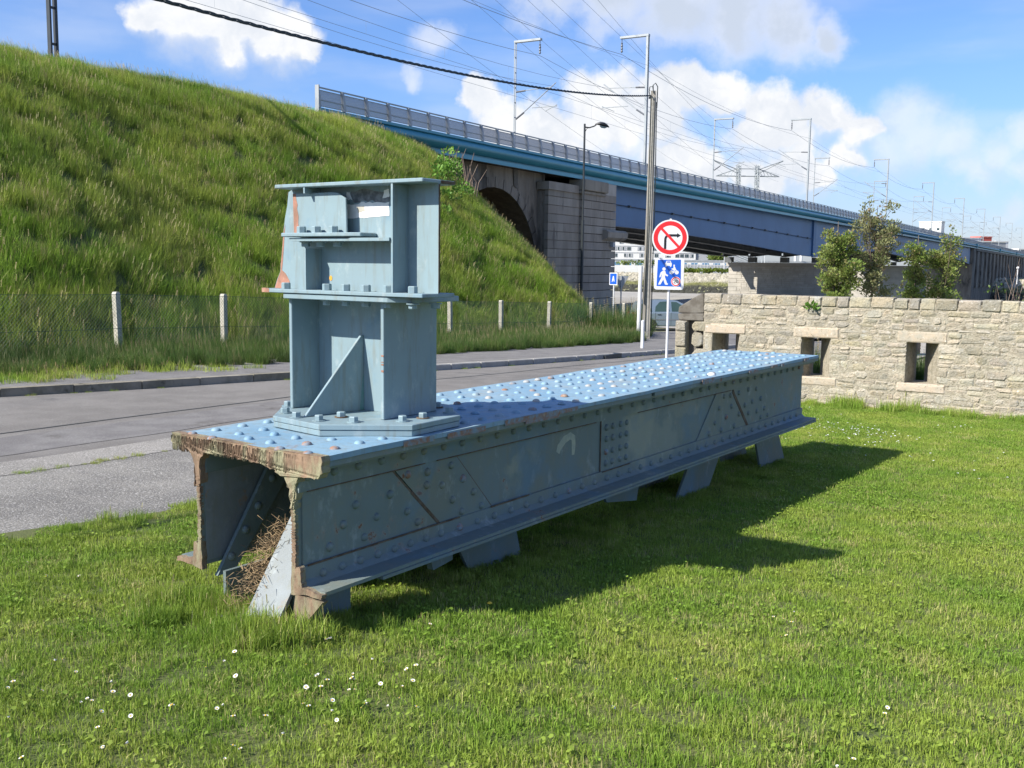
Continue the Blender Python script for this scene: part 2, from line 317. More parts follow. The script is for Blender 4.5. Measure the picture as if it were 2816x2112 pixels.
M['glass'] = mk('dark_window_glass', (.05, .08, .09), rough=.08); M['glass_g'] = mk('green_car_glass', (.05, .09, .08), rough=.06)
M['silver'] = mk('silver_car_paint', (.33, .41, .46), rough=.28, metallic=.55)
M['rubber'] = mk('rubber', (.02, .02, .02), rough=.8); M['chrome'] = mk('wheel_alloy', (.4, .41, .42), rough=.3, metallic=.8)
M['pole'] = mk('concrete_pole', (.42, .39, .33), (.34, .31, .26), 3, .9, .3, 30, stretch=(1, 1, .2))
M['petal'] = mk('daisy_petal', (.86, .86, .84), rough=.6); M['pollen'] = mk('daisy_centre', (.75, .5, .04), rough=.7)
M['chainlink'] = mk('green_chainlink', (.03, .08, .055), rough=.5)
def riprap(t, pos, col, bs):
    z = t.n('ShaderNodeSeparateXYZ', ins={0: pos}).outputs[2]; n = t.noise(pos, .25, 4)
    zz = t.m('ADD', z, t.m('MULTIPLY', t.m('SUBTRACT', n, .5), 2.))
    col = t.mix(t.ramp(zz, -3.4, -4.4), col, (.17, .17, .065))            # weed line left by the tide
    return t.mix(t.ramp(zz, -4.7, -5.6), col, (.05, .05, .038))
M['riprap'] = mk('tidal_riprap', (.52, .48, .38), (.36, .33, .26), 1.1, .95, c3=(.22, .2, .15), s3=1.7, extra=riprap)
M['hedge'] = grassmat('hedge_leaves', (.14, .20, .03), (.2, .25, .04), (.28, .24, .08), (.06, .10, .02), .3, .5)
M['red_roof'] = mk('red_panel', (.6, .12, .08), rough=.7)
pm = bpy.data.materials.new('parapet_mesh_panel'); pm.use_nodes = True; t = NT(pm.node_tree)
bs = t.nt.nodes['Principled BSDF']; bs.inputs['Base Color'].default_value = (.37, .385, .41, 1); bs.inputs['Roughness'].default_value = .5
tr = t.n('ShaderNodeBsdfTransparent'); mx = t.n('ShaderNodeMixShader', ins={0: .35, 1: bs.outputs[0], 2: tr.outputs[0]}); t.nt.links.new(mx.outputs[0], t.nt.nodes['Material Output'].inputs[0])
M['panel'] = pm
# ================================================================== ground, road, verge, lawn
def sheet(name, ss, qf0, qf1, nq, dz, mat, kind='structure', zf=None, jit=0):
    mb = MB(); ss = list(ss)
    for s in ss:
        a, b = qf0(s), qf1(s)
        for k in range(nq+1):
            q = a+(b-a)*k/nq
            z = (float(Gs(s)) if zf is None else zf(s, q))+dz
            mb.v.append(tuple(P(s, q, z)))
    n = nq+1
    for i in range(len(ss)-1):
        for k in range(nq): mb.f.append((i*n+k, (i+1)*n+k, (i+1)*n+k+1, i*n+k+1)[::-1]); mb.mi.append(0)
    return mb.build(name, mat, kind=kind, smooth=True)
def lerp_f(pts):
    xs, ys = zip(*pts); return lambda s: float(np.interp(s, xs, ys))
kerb_q = lerp_f([(-12, 21.5), (0, 16.4), (8.65, 13.26), (10.6, 12.6), (13.1, 12.0), (16.8, 11.5), (19.9, 11.2), (23.7, 11.0), (28.4, 10.8), (60, 10.2), (122, 10)])
RIV0, RIV1 = 122., 332.
def gz(s, q):
    if s < RIV0: return float(Gs(s))-.03
    if s < RIV0+.5: return -9.5
    if s < RIV1: return -9.5
    if s < RIV1+14: return -9.5+(s-RIV1)/14*8.3
    return -1.2
gs = list(np.arange(-60, 0, 6.))+list(np.arange(0, 20, .5))+list(np.arange(20, 60, 2.))+[60, 80, 100, RIV0-.01, RIV0+.01, 180, 250, RIV1, RIV1+14, 400, 500, 800, 1500, 3000, 5000]
mb = MB(); qs = [-4000, -1500, -600, -250, -100, -50, -25, -12, -6, 0, 6, 12, 25, 50, 100, 250, 600, 1500, 4000]
for s in gs:
    for q in qs: mb.v.append(tuple(P(s, q, gz(s, q))))
for i in range(len(gs)-1):
    for k in range(len(qs)-1): a = i*len(qs)+k; mb.f.append((a, a+1, a+1+len(qs), a+len(qs))[::-1]); mb.mi.append(0)
ground = mb.build('ground', M['ground'], kind='structure', smooth=False)
mb = MB(); mb.add([P(RIV0-2, -4000, -8), P(RIV1+6, -4000, -8), P(RIV1+6, 4000, -8), P(RIV0-2, 4000, -8)], [(0, 1, 2, 3)])
mb.build('river_water', M['water'], kind='structure')
S1 = np.arange(-12, 56, .75)
sheet('road', list(S1)+[60, 80], lambda s: 8.62 if s < 16 else 8.62-min(1, (s-16)/8)*1.2, lambda s: kerb_q(s)+.02, 6, .004, M['asphalt'])
sheet('tar_seam', S1[:60], lambda s: 10.25+.03*math.sin(s), lambda s: 10.28+.03*math.sin(s), 1, .009, M['darksteel'])
sheet('road_patch', np.arange(3, 11.6, .5), lambda s: 9.0+.03*math.sin(s*3), lambda s: 10.0+.04*math.sin(s*2), 2, .0085, M['pavement'])
sheet('gutter_strip', S1[:36], lambda s: 8.02, lambda s: 8.64, 2, .012, M['gutter'])
sheet('gravel_verge', S1[:38], lambda s: 5.4, lambda s: 8.04, 6, .008, M['gravel'])
sheet('paved_path', np.arange(16, 56, 2.), lambda s: 4.8 if s > 17 else 5.6, lambda s: 8.64 if s < 16 else 8.64-min(1, (s-16)/8)*1.2, 4, .014, M['paving'])
sheet('quay_road', [52, 60, 75, 90, 105, RIV0-.3], lambda s: -90, lambda s: 28 if s < 70 else 80, 6, .012, M['quay'])
sheet('lawn', np.arange(-3, 16.3, .5), lambda s: -9, lambda s: 5.9+.06*math.sin(s*2.1)-(max(0, s-8)/8)*.5, 16, .02, M['soil'])
sheet('pavement', list(S1)+[60], lambda s: kerb_q(s)+.15, lambda s: 17.5, 6, .115, M['pavement'])
# kerb stones, 1 m each: old mossy ones first, paler new ones further up the road
kb = root('kerb', 'long low concrete kerb edging the far side of the asphalt road', 'kerb', (0, 0, 0), 0); kb['kind'] = 'structure'; del kb['label']; del kb['category']
s = 2.0
while s < 34:
    Lk = 1.0 if s > 13.4 else .95
    p0 = P(s, kerb_q(s)); p1 = P(s+Lk, kerb_q(s+Lk)); d = (p1-p0); ln = d.length; an = math.atan2(d.y, d.x)
    old = s < 13.4
    k = MB(); j = (lambda a: random.uniform(-a, a)) if old else (lambda a: random.uniform(-a, a)*.2)
    k.add([(.006, -.0+j(.012), -.1), (ln-.008, 0+j(.012), -.1), (ln-.008, .15, -.1), (.006, .15, -.1), (.006, .01+j(.01), .12+j(.012)), (ln-.008, .01+j(.01), .12+j(.012)), (ln-.008, .15, .125), (.006, .15, .125)],
          [(3,2,1,0),(4,5,6,7),(0,1,5,4),(1,2,6,5),(2,3,7,6),(3,0,4,7)])
    o = k.build('kerb_stone', M['kerb_old' if old else 'kerb_new'], kb); o.location = (p0.x, p0.y, float(Gs(s))); o.rotation_euler = (0, -math.atan2(float(Gs(s+Lk)-Gs(s)), Lk), an)
    if not old and s > 14: bevel(o, .015)
    s += Lk
g = MB(); p = P(24.2, kerb_q(24.2)-.02); g.box((-.45, -.04, -.02), (.45, .2, .105)); o = g.build('road_drain', M['darksteel'], label='dark open gully slot set in the kerb line across the road', cat='drain'); o.location = (p.x, p.y, G(p.x, p.y)+.008); o.rotation_euler = (0, 0, R(57))
# ================================================================== embankment
def sm(a, b, k):  # smooth min
    h = max(k-abs(a-b), 0)/k; return min(a, b)-h*h*k/4
def emb_h(s, q):
    base = float(Gs(s))
    d1 = (q-16.6)*.80
    dx, dy = s-36.2, q-16.4; d2 = (-.465*dx+.885*dy)*1.0
    h = sm(d1, d2, 1.2)
    bump = .25*math.sin(s*.31+q*.2)+.12*math.sin(s*.83-q*.5)+.03*math.sin(s*1.9+q*1.3)
    h = base+h+bump*min(1, max(0, h/1.5))
    return max(sm(h, 7.5, 1.4), -4 if h < base-1 else base-.05)
ES = np.arange(-30, 70, 1.0); EQ = np.concatenate([np.arange(15.8, 32, .7), [34, 38, 42, 46, 52, 60]])
mb = MB()
for s in ES:
    for q in EQ:
        mb.v.append(tuple(P(s, q, emb_h(s, q) if q < 44 else min(emb_h(s, q), 7.5-(q-44)*.7))))
n = len(EQ)
for i in range(len(ES)-1):
    for k in range(n-1): mb.f.append((i*n+k, i*n+k+1, (i+1)*n+k+1, (i+1)*n+k)); mb.mi.append(0)
mb.build('embankment', M['bank_soil'], kind='structure', smooth=True)
# ================================================================== grass tiles
tiles = bpy.data.collections.new('grass_tiles')
def grass_tile(name, size, n, hmin, hmax, wd, lean, mat, droop=.5, clover=0, heads=0, square=True):
    v = []; f = []; tt = []
    def blade(x, y, h, w, lx, ly, ang, tint):
        b = len(v); cx, cy = math.cos(ang)*w/2, math.sin(ang)*w/2
        mx_, my_ = x+lx*.35, y+ly*.35; tx, ty = x+lx, y+ly; L = math.hypot(lx, ly)
        zt = math.sqrt(max(h*h-L*L*.8, h*h*.15))
        v.extend([(x-cx, y-cy, -.015), (x+cx, y+cy, -.015), (mx_+cx*.8, my_+cy*.8, zt*.62), (mx_-cx*.8, my_-cy*.8, zt*.62), (tx, ty, zt)])
        f.extend([(b, b+1, b+2, b+3), (b+3, b+2, b+4)]); tt.extend([tint]*5)
    for i in range(n):
        x, y = random.uniform(-size/2, size/2), random.uniform(-size/2, size/2)
        h = random.uniform(hmin, hmax)*(1 if random.random() < .9 else 1.25); a = random.uniform(0, 6.28); l = abs(random.gauss(0, droop))*h
        l = min(l, h*.95)
        blade(x, y, h, wd*random.uniform(.6, 1.3), math.cos(a)*l+lean[0]*h, math.sin(a)*l+lean[1]*h, random.uniform(0, 3.14), min(1, random.betavariate(2, 2.6)))
    for i in range(clover):
        x, y = random.uniform(-size/2, size/2), random.uniform(-size/2, size/2); z = random.uniform(.6, .95)*hmax; t_ = random.uniform(0, .35)
        a0 = random.uniform(0, 6.28); r = random.uniform(.006, .011)
        for k in range(3):
            a = a0+k*2.1; cx, cy = x+math.cos(a)*r, y+math.sin(a)*r; b = len(v)
            for kk in range(5): v.append((cx+math.cos(kk*1.257+a)*r*.9, cy+math.sin(kk*1.257+a)*r*.9, z+math.sin(kk*1.257)*r*.4)); tt.append(t_)
            f.append(tuple(range(b, b+5)))
    for i in range(heads):     # pale flowering stalks
        x, y = random.uniform(-size/2, size/2), random.uniform(-size/2, size/2); h = hmax*random.uniform(1., 1.35)
        lx, ly = lean[0]*h*1.1+random.gauss(0, .08)*h, lean[1]*h*1.1+random.gauss(0, .08)*h
        blade(x, y, h, wd*.45, lx, ly, random.uniform(0, 3.1), .97)
        for k in range(5):
            u = .78+.05*k; px, py, pz = x+lx*u, y+ly*u, h*u*.93; b = len(v); r = wd*1.1
            v.extend([(px-r, py, pz-r), (px+r, py, pz), (px+r*.3, py+r, pz+r*2.4)]); f.append((b, b+1, b+2)); tt.extend([1.]*3)
    me = bpy.data.meshes.new(name); me.from_pydata(v, [], f); a = me.attributes.new('tint', 'FLOAT', 'POINT'); a.data.foreach_set('value', tt); me.materials.append(mat)
    return me
def scatter(name, meshes, pts, rots, scl, label, cat):
    """one stuff object: tiles of blades instanced on the points of a mesh by geometry nodes"""
    col = bpy.data.collections.new(name+'_tiles')
    for i, m in enumerate(meshes):
        o = bpy.data.objects.new('%s_tile' % name, m); col.objects.link(o)
    me = bpy.data.meshes.new(name); me.from_pydata([tuple(p) for p in pts], [], [])
    a = me.attributes.new('rot', 'FLOAT_VECTOR', 'POINT'); a.data.foreach_set('vector', np.array(rots, dtype=np.float32).ravel())
    a = me.attributes.new('scl', 'FLOAT', 'POINT'); a.data.foreach_set('value', np.array(scl, dtype=np.float32))
    a = me.attributes.new('idx', 'INT', 'POINT'); a.data.foreach_set('value', rng.integers(0, len(meshes), len(pts)).astype(np.int32))
    o = bpy.data.objects.new(name, me); link(o, None, label, cat, None, 'stuff')
    ng = bpy.data.node_groups.new(name+'_nodes', 'GeometryNodeTree'); T = NT(ng)
    ng.interface.new_socket('Geometry', in_out='INPUT', socket_type='NodeSocketGeometry'); ng.interface.new_socket('Geometry', in_out='OUTPUT', socket_type='NodeSocketGeometry')
    gi = T.n('NodeGroupInput'); go = T.n('NodeGroupOutput')
    ci = T.n('GeometryNodeCollectionInfo'); ci.inputs['Collection'].default_value = col; ci.inputs['Separate Children'].default_value = True; ci.inputs['Reset Children'].default_value = True
    ra = T.n('GeometryNodeInputNamedAttribute', data_type='FLOAT_VECTOR'); ra.inputs['Name'].default_value = 'rot'
    sa = T.n('GeometryNodeInputNamedAttribute', data_type='FLOAT'); sa.inputs['Name'].default_value = 'scl'
    ia = T.n('GeometryNodeInputNamedAttribute', data_type='INT'); ia.inputs['Name'].default_value = 'idx'
    er = T.n('FunctionNodeEulerToRotation'); ng.links.new(ra.outputs[0], er.inputs[0])
    ip = T.n('GeometryNodeInstanceOnPoints'); ip.inputs['Pick Instance'].default_value = True
    ng.links.new(gi.outputs[0], ip.inputs['Points']); ng.links.new(ci.outputs[0], ip.inputs['Instance']); ng.links.new(ia.outputs[0], ip.inputs['Instance Index'])
    ng.links.new(er.outputs[0], ip.inputs['Rotation']); ng.links.new(sa.outputs[0], ip.inputs['Scale']); ng.links.new(ip.outputs[0], go.inputs[0])
    md = o.modifiers.new('scatter', 'NODES'); md.node_group = ng
    return o
def in_view(x, y, m=1.2): return y > 1.6 and abs(x) < y*.56+m
# lawn
lt = [grass_tile('lawn_tile', .34, 1100, .016, .040, .0036, (0, 0), M['lawn'], .95, clover=c) for c in (0, 2, 5, 22)]
pts = []; rots = []; scl = []
x = -4.5
while x < 10.5:
    y = 2.1
    while y < 19:
        px, py = x+random.uniform(-.05, .05), y+random.uniform(-.05, .05); s_, q_ = BX*px+BY*py, -BY*px+BX*py
        if in_view(px, py) and q_ < 5.78+.1*math.sin(s_*5)-(max(0, s_-8)/8)*.5 and s_ < 15.85:
            pts.append((px, py, float(Gs(s_))+.02)); rots.append((0, 0, random.uniform(0, 6.28))); scl.append(random.uniform(.85, 1.2))
        y += .27
    x += .27
scatter('lawn_grass', lt, pts, rots, scl, 'short mown green lawn around the rusty girder and the wall', 'grass')
# longer uncut grass round the girder's feet and along the wall
GO = Vector((-.843, 4.484, 0)); GA = Vector((.570, .8217, 0)); GL = Vector((-.8217, .570, 0))
def GP(a, l, z=0): return GO+GA*a+GL*l+Vector((0, 0, z))
tt_ = [grass_tile('tuft_tile', .2, 210, .06, .145, .0042, (0, 0), M['lawn'], .42, heads=1) for _ in range(3)]
pts = []; rots = []; scl = []
def tuft(p, sc_):
    pts.append((p.x, p.y, G(p.x, p.y)+.02)); rots.append((0, 0, random.uniform(0, 6.28))); scl.append(sc_)
for i in range(34): tuft(GP(random.uniform(-.42, .0), random.uniform(.08, 1.05)), random.uniform(.5, .95))
for i in range(14): tuft(GP(random.uniform(-.3, .0), random.uniform(.0, .3)), random.uniform(.7, 1.1))
for i in range(110): tuft(GP(random.uniform(.0, 7.0), random.choice([random.uniform(.0, .25), random.uniform(.2, 1.), random.uniform(-.12, .1)])), random.uniform(.3, .6))
for i in range(90): tuft(P(random.uniform(15.3, 15.8), random.uniform(-.5, 5.6)), random.uniform(.5, 1.0) if random.random() < .6 else random.uniform(.9, 1.6))
for i in range(60): tuft(P(random.uniform(2, 15.5), 5.75+random.uniform(-.12, .08)), random.uniform(.4, .75))
scatter('rough_grass', tt_, pts, rots, scl, 'longer uncut grass tufts under the girder and at the foot of the wall', 'grass')
# embankment grass, blown by the wind
et = [grass_tile('bank_tile', .9, 620, .18, .50, .0085, (-.34, .04), M['tall'], .42, heads=h) for h in (1, 2, 4, 10)]
ptsE = []; rotE = []; sclE = []
s = -8.
while s < 66:
    q = 16.4
    while q < 30.5:
        ss_, qq_ = s+random.uniform(-.3, .3), q+random.uniform(-.3, .3); p = P(ss_, qq_)
        h = emb_h(ss_, qq_); b = float(Gs(ss_))
        if in_view(p.x, p.y, 2.) and h > b+.02 and not (qq_ > 28.6 and ss_ > 37) and not (qq_ < 23 and ss_ > 30 and p.x/p.y > .137):
            
            e = .35; dhs = (emb_h(ss_+e, qq_)-emb_h(ss_-e, qq_))/(2*e); dhq = (emb_h(ss_, qq_+e)-emb_h(ss_, qq_-e))/(2*e)
            nx_, ny_ = -(BX*dhs-BY*dhq)*.85, -(BY*dhs+BX*dhq)*.85; nv = Vector((nx_, ny_, 1)).normalized()
            er = (Vector((0, 0, 1)).rotation_difference(nv) @ Matrix.Rotation(random.uniform(-.5, .5), 3, 'Z').to_quaternion()).to_euler()
            ptsE.append((p.x, p.y, h-.03)); rotE.append(tuple(er)); sclE.append(random.uniform(.65, 1.05)*(1.15 if qq_ < 17.6 else 1.)*(.75 if ss_ > 40 else 1))
        q += .52
    s += .56
scatter('embankment_grass', et, ptsE, rotE, sclE, 'tall wind-blown wild grass covering the steep railway embankment', 'grass')
# weeds along the fence and the verge under it
wt = [grass_tile('weed_tile', .6, 520, .15, .72, .0085, (-.06, 0), M['weed'], .55, heads=h) for h in (1, 3, 6)]
pts = []; rots = []; scl = []
s = -4.
while s < 47:
    for q in (13.6, 13.95, 14.3, 14.65, 15.0, 15.4, 15.8, 16.1, 16.5, 16.9, 17.3):
        qq_ = q+random.uniform(-.15, .15); ss_ = s+random.uniform(-.2, .2); p = P(ss_, qq_)
        lim = 16.35+.1*math.sin(s*.9)
        if s > 34: lim = 16.3-(s-34)*.25
        if ss_ > 28 and p.x/p.y > .126: continue
        lo_ = kerb_q(s)+(1.9 if s > 12 else 1.5)+.25*math.sin(s*1.3)
        if lo_ < qq_ <= lim and in_view(p.x, p.y, 2.):
            pts.append((p.x, p.y, float(Gs(ss_))+.10)); rots.append((0, 0, random.uniform(-.8, .8))); scl.append(random.uniform(.35, .5)+.3*max(0, (qq_-lo_)/3))
        if qq_ > lim and in_view(p.x, p.y, 2.):
            pts.append((p.x, p.y, float(Gs(ss_))+.02)); rots.append((0, 0, random.uniform(-.8, .8))); scl.append(random.uniform(.7, 1.25)*(.75 if qq_ < lim+.4 else 1.1))
    s += .38
for i in range(240):        # the bushy end of the bank by the utility pole
    ss_ = random.uniform(34, 52); qq_ = 16.2+(ss_-42)*.56+random.uniform(-2.6, 1.2) if ss_ > 42 else random.uniform(14.0, 17)
    if ss_ < 42 and qq_ < 15.6-(ss_-34)*.16: continue
    p = P(ss_, qq_)
    if p.x/p.y > .122: continue
    pts.append((p.x, p.y, max(float(Gs(ss_)), emb_h(ss_, qq_))+.0)); rots.append((0, 0, random.uniform(-.8, .8))); scl.append(random.uniform(1.1, 1.9))
for i in range(70):        # weeds behind the stone wall
    p = P(17.+random.uniform(0, 2), random.uniform(-1.5, 5.)); pts.append((p.x, p.y, G(p.x, p.y))); rots.append((0, 0, random.uniform(0, 6))); scl.append(random.uniform(.9, 1.3))
scatter('fence_weeds', wt, pts, rots, scl, 'dark green weeds and long grass growing through the chain link fence', 'weeds')
# sparse short grass on the near pavement edge
st_ = [grass_tile('verge_tile', .5, 160, .05, .16, .007, (0, 0), M['tall'], .5, heads=3) for _ in range(2)]
pts = []; rots = []; scl = []
for i in range(420):
    s_ = random.uniform(-6, 14.2); q0, q1 = kerb_q(s_)+.15, 15.6
    if s_ > 10 and random.random() < (s_-10)/5: continue
    u = random.random()**.6; q_ = q0+(q1-q0)*u; p = P(s_, q_)
    if in_view(p.x, p.y, 1.5): pts.append((p.x, p.y, float(Gs(s_))+.11)); rots.append((0, 0, random.uniform(0, 6))); scl.append(random.uniform(.6, 1.2))
for i in range(50):
    s_ = random.uniform(3, 30); p = P(s_, kerb_q(s_)-.03); pts.append((p.x, p.y, float(Gs(s_)))); rots.append((0, 0, random.uniform(0, 6))); scl.append(random.uniform(.12, .35))
for i in range(40):
    s_ = random.uniform(2, 9); p = P(s_, 8.03+random.uniform(-.05, .05)); pts.append((p.x, p.y, float(Gs(s_))+.01)); rots.append((0, 0, random.uniform(0, 6))); scl.append(random.uniform(.1, .28))
scatter('verge_grass', st_, pts, rots, scl, 'thin dry grass creeping over the pavement behind the old kerb', 'grass')
# daisies
DA = [(-1.709,3.843),(-1.883,3.708),(-1.894,3.674),(-1.766,3.658),(-1.57,3.55),(-1.551,3.6),(-1.532,3.571),(-1.478,3.63),(-1.472,3.473),(-1.745,3.402),(-2.458,5.213),(-2.406,5.155),(-2.675,5.449),(-2.281,5.261),(-1.505,3.76),(-1.409,3.643),(-1.227,3.518),(-1.219,3.546),(-1.067,3.545),(-1.028,3.585),(-.97,3.445),(-1.006,3.411),(-.863,3.451),(-1.34,3.338),(-1.244,3.231),(-1.41,3.343),(-1.343,3.464),(-.882,3.225),(-.921,3.204),(-.764,3.315),(-1.374,4.662),(-.794,4.394),(-.814,4.366),(-1.151,4.126),(-1.175,4.005),(-1.067,3.859),(-1.213,3.91),(-.827,3.99),(-.744,3.898),(-.751,3.856),(-.711,3.829),(-.762,3.782),(-.785,3.777),(-.721,3.761),(-.622,3.947),(-.617,3.871),(-.601,3.878),(-.613,3.771),(-.593,3.767),(-.571,4.086),(-.506,4.08),(-.401,4.018),(-.382,4.052),(-.385,3.871),(-.418,3.836),(-.505,3.843),(-.671,3.649),(-.751,3.6),(-.73,3.574),(-.651,3.53),(-.617,3.498),(-.546,3.608),(-.536,3.561),(-.521,3.654),(-.43,3.623),(-.417,3.668),(-.352,3.585),(-.652,3.416),(-.263,3.461),(-1.832,3.921),(-1.812,3.952),(-1.544,3.11),(-1.338,3.207),(-.38,4.672),(-.924,3.14),(-2.476,5.491),(-1.911,5.081),(1.494,3.863),(1.463,3.784),(1.508,5.208),(1.429,4.978),(1.374,5.105),(1.399,5.062),(.683,4.062),(1.112,3.237),(1.188,3.322),(.385,3.714),(1.319,4.761),(1.364,4.783)]
def daisy_mesh(closed):
    mb = MB(); mb.tube([(0, 0, 0), (.004, 0, .045)], .0012, 4, 2, caps=False); r = .0105; n = 11
    for k in range(n):
        a = 2*math.pi*k/n; c, s_ = math.cos(a), math.sin(a); w_ = .0032; zz = .055 if closed else .049
        rr = r*(.6 if closed else 1)
        mb.add([(.004+c*.003-s_*w_*.5, s_*.003+c*w_*.5, .046), (.004+c*.003+s_*w_*.5, s_*.003-c*w_*.5, .046), (.004+c*rr+s_*w_, s_*rr-c*w_, zz), (.004+c*rr-s_*w_, s_*rr+c*w_, zz)], [(0, 1, 2, 3)], 0)
    mb.lathe([(.0042, .046), (.0042, .049), (.002, .052)], (.004, 0, 0), 7, 1); return mb.mesh('daisy', [M['petal'], M['pollen'], M['weed']])
dms = [daisy_mesh(False), daisy_mesh(True)]
for i, (x, y) in enumerate(DA):
    rt = x > 0
    inst('daisy', dms[i % 5 == 4], loc=(x, y, G(x, y)+.02), rot=(random.uniform(-.3, .3)+.25, random.uniform(-.35, .2)-.15, random.uniform(0, 6)), scale=(random.uniform(.6, .95),)*3,
         label='white daisy, one of the few in the open right half of the lawn' if rt else ('small white daisy in the lawn left of the girder end' if x < -1.6 and y > 3.9 else ('white daisy in the bottom left corner of the lawn' if x < -1.3 else 'small white daisy in the cluster below the near end of the girder')), cat='daisy', group='daisies of the right half' if rt else ('daisies left of the girder' if x < -1.6 and y > 3.9 else ('daisies of the bottom left' if x < -1.3 else 'daisies below the girder end')))
mb = MB(); mb.tube([(0, 0, 0), (0, 0, .055)], .0015, 4, 1, caps=False); mb.lathe([(.004, .052), (.013, .056), (.012, .060), (.004, .064)], (0, 0, 0), 9, 0); mb.build('yellow_flower', [M['pollen'], M['weed']], label='single yellow dandelion flower in the grass below the girder', cat='flower', loc=(-.1, 5.02, G(-.1, 5.02)+.02))
mb = MB()
for i in range(170):
    if i < 110: x, y = random.gauss(4.15, .30), random.gauss(12.0, .55)
    else: s_ = random.uniform(10, 15); p = P(s_, random.uniform(0, 4.5)); x, y = p.x, p.y
    z = G(x, y)+.065; r = random.uniform(.008, .013); n = len(mb.v)
    mb.add([(x+math.cos(k*1.05)*r, y+math.sin(k*1.05)*r, z+random.uniform(-.003, .003)) for k in range(6)], [tuple(range(6))])
mb.build('distant_daisies', M['petal'], label='tiny white daisies clustered in the lawn between girder and wall', cat='daisies', kind='stuff')
# ================================================================== the riveted girder with its bolted stub
gr = root('steel_girder', 'blue painted riveted bridge girder section with sawn rusty end and bolted stub on top', 'girder', GO, math.atan2(.8217, .570))
GLn, GW, ZT = 6.86, 1.05, .73
def rag(pts, n=4, j=.008):
    """subdivide an outline and shake it: a flame-cut edge"""
    o = []
    for i in range(len(pts)):
        a, b = pts[i], pts[(i+1) % len(pts)]
        for k in range(n): u = k/n; o.append((a[0]+(b[0]-a[0])*u+(random.uniform(-j, j) if k else 0), a[1]+(b[1]-a[1])*u+(random.uniform(-j, j) if k else 0)))
    return o
# top plates
mb = MB()
N1 = 46
def topz(a, l): return ZT+.0022*math.sin(a*2.1+l*4)+.002*math.sin(a*5.3-l*7)
vs = []
for i in range(N1+1):
    a = GLn*i/N1
    for j in range(9):
        l = GW*j/8; e = 0
        if j == 0 and a > 3.2: e = .012
        if j in (0, 8): e += random.uniform(-.0025, .0025)
        vs.append((a, l+(e if j == 0 else (-e if j == 8 else 0)), topz(a, l)))
fs = [(i*9+j, (i+1)*9+j, (i+1)*9+j+1, i*9+j+1) for i in range(N1) for j in range(8)]
b0 = len(vs); vs += [(x, y, ZT-.024) for x, y, z in vs]
fs += [tuple(b0+k for k in f[::-1]) for f in fs[:N1*8]]
for i in range(N1): fs += [(i*9, b0+i*9, b0+(i+1)*9, (i+1)*9), (i*9+8, (i+1)*9+8, b0+(i+1)*9+8, b0+i*9+8)]
for j in range(8): fs += [(j, j+1, b0+j+1, b0+j), (N1*9+j, b0+N1*9+j, b0+N1*9+j+1, N1*9+j+1)]
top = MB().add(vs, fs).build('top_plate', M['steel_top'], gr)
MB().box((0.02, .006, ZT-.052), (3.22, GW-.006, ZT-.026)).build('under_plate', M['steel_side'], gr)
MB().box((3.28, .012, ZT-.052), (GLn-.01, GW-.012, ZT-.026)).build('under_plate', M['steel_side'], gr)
# thin rusty lips along the plate edges
mb = MB(); a = .3
while a < GLn-.1:
    ln = random.uniform(.05, .35)
    if random.random() < .5: mb.box((a, -.0035, ZT-.02-random.uniform(.0, .02)), (a+ln, .0, ZT-.0015+random.uniform(-.008, 0)))
    a += ln+random.uniform(.02, .2)
for a0, a1 in ((1.62, 1.98),): mb.box((a0, -.0045, ZT-.05), (a1, .002, ZT-.003))
mb.build('rust_flake', M['rust_rivet'], gr, kind='stuff')
# webs
def web(l0, l1, side):
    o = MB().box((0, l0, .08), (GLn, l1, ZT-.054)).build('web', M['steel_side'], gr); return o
webR = web(.172, .196, 0); webL = web(.845, .869, 1)
MB().box((.02, .8425, .10), (1.5, .8445, .62)).build('inner_web_bounce', M['brace'], gr)  # pale sheet over the left web: bounced light put into its colour
# angle irons
for (lw, so) in ((.172, -1), (.869, 1)):
    q = lw+so*.018
    b = MB(); b.prism([(lw, .545), (lw, ZT-.054), (lw+so*.13, ZT-.054), (lw+so*.13, ZT-.072), (q+so*.012, ZT-.072), (q, ZT-.084), (q, .545)], 0, .0, GLn-.02); b.build('top_angle', M['steel_side'], gr)
    b = MB(); b.prism([(lw, .19), (lw, .082), (lw+so*.165, .082), (lw+so*.165, .1), (q+so*.03, .102), (q, .125), (q, .19)], 0, .015, GLn); b.build('bottom_angle', M['steel_side'], gr)
    b = MB(); b.box((0.4, min(lw-so*.02, lw+so*.172), .064), (GLn-.02, max(lw-so*.02, lw+so*.172), .080)); b.build('bottom_flange', M['steel_side'], gr)
    li = lw-so*.024
    b = MB(); b.prism([(li, .55), (li, ZT-.054), (li-so*.12, ZT-.054), (li-so*.12, ZT-.072), (li-so*.014, ZT-.072), (li-so*.014, .55)], 0, .02, GLn-.02); b.build('inner_angle', M['steel_side'], gr)
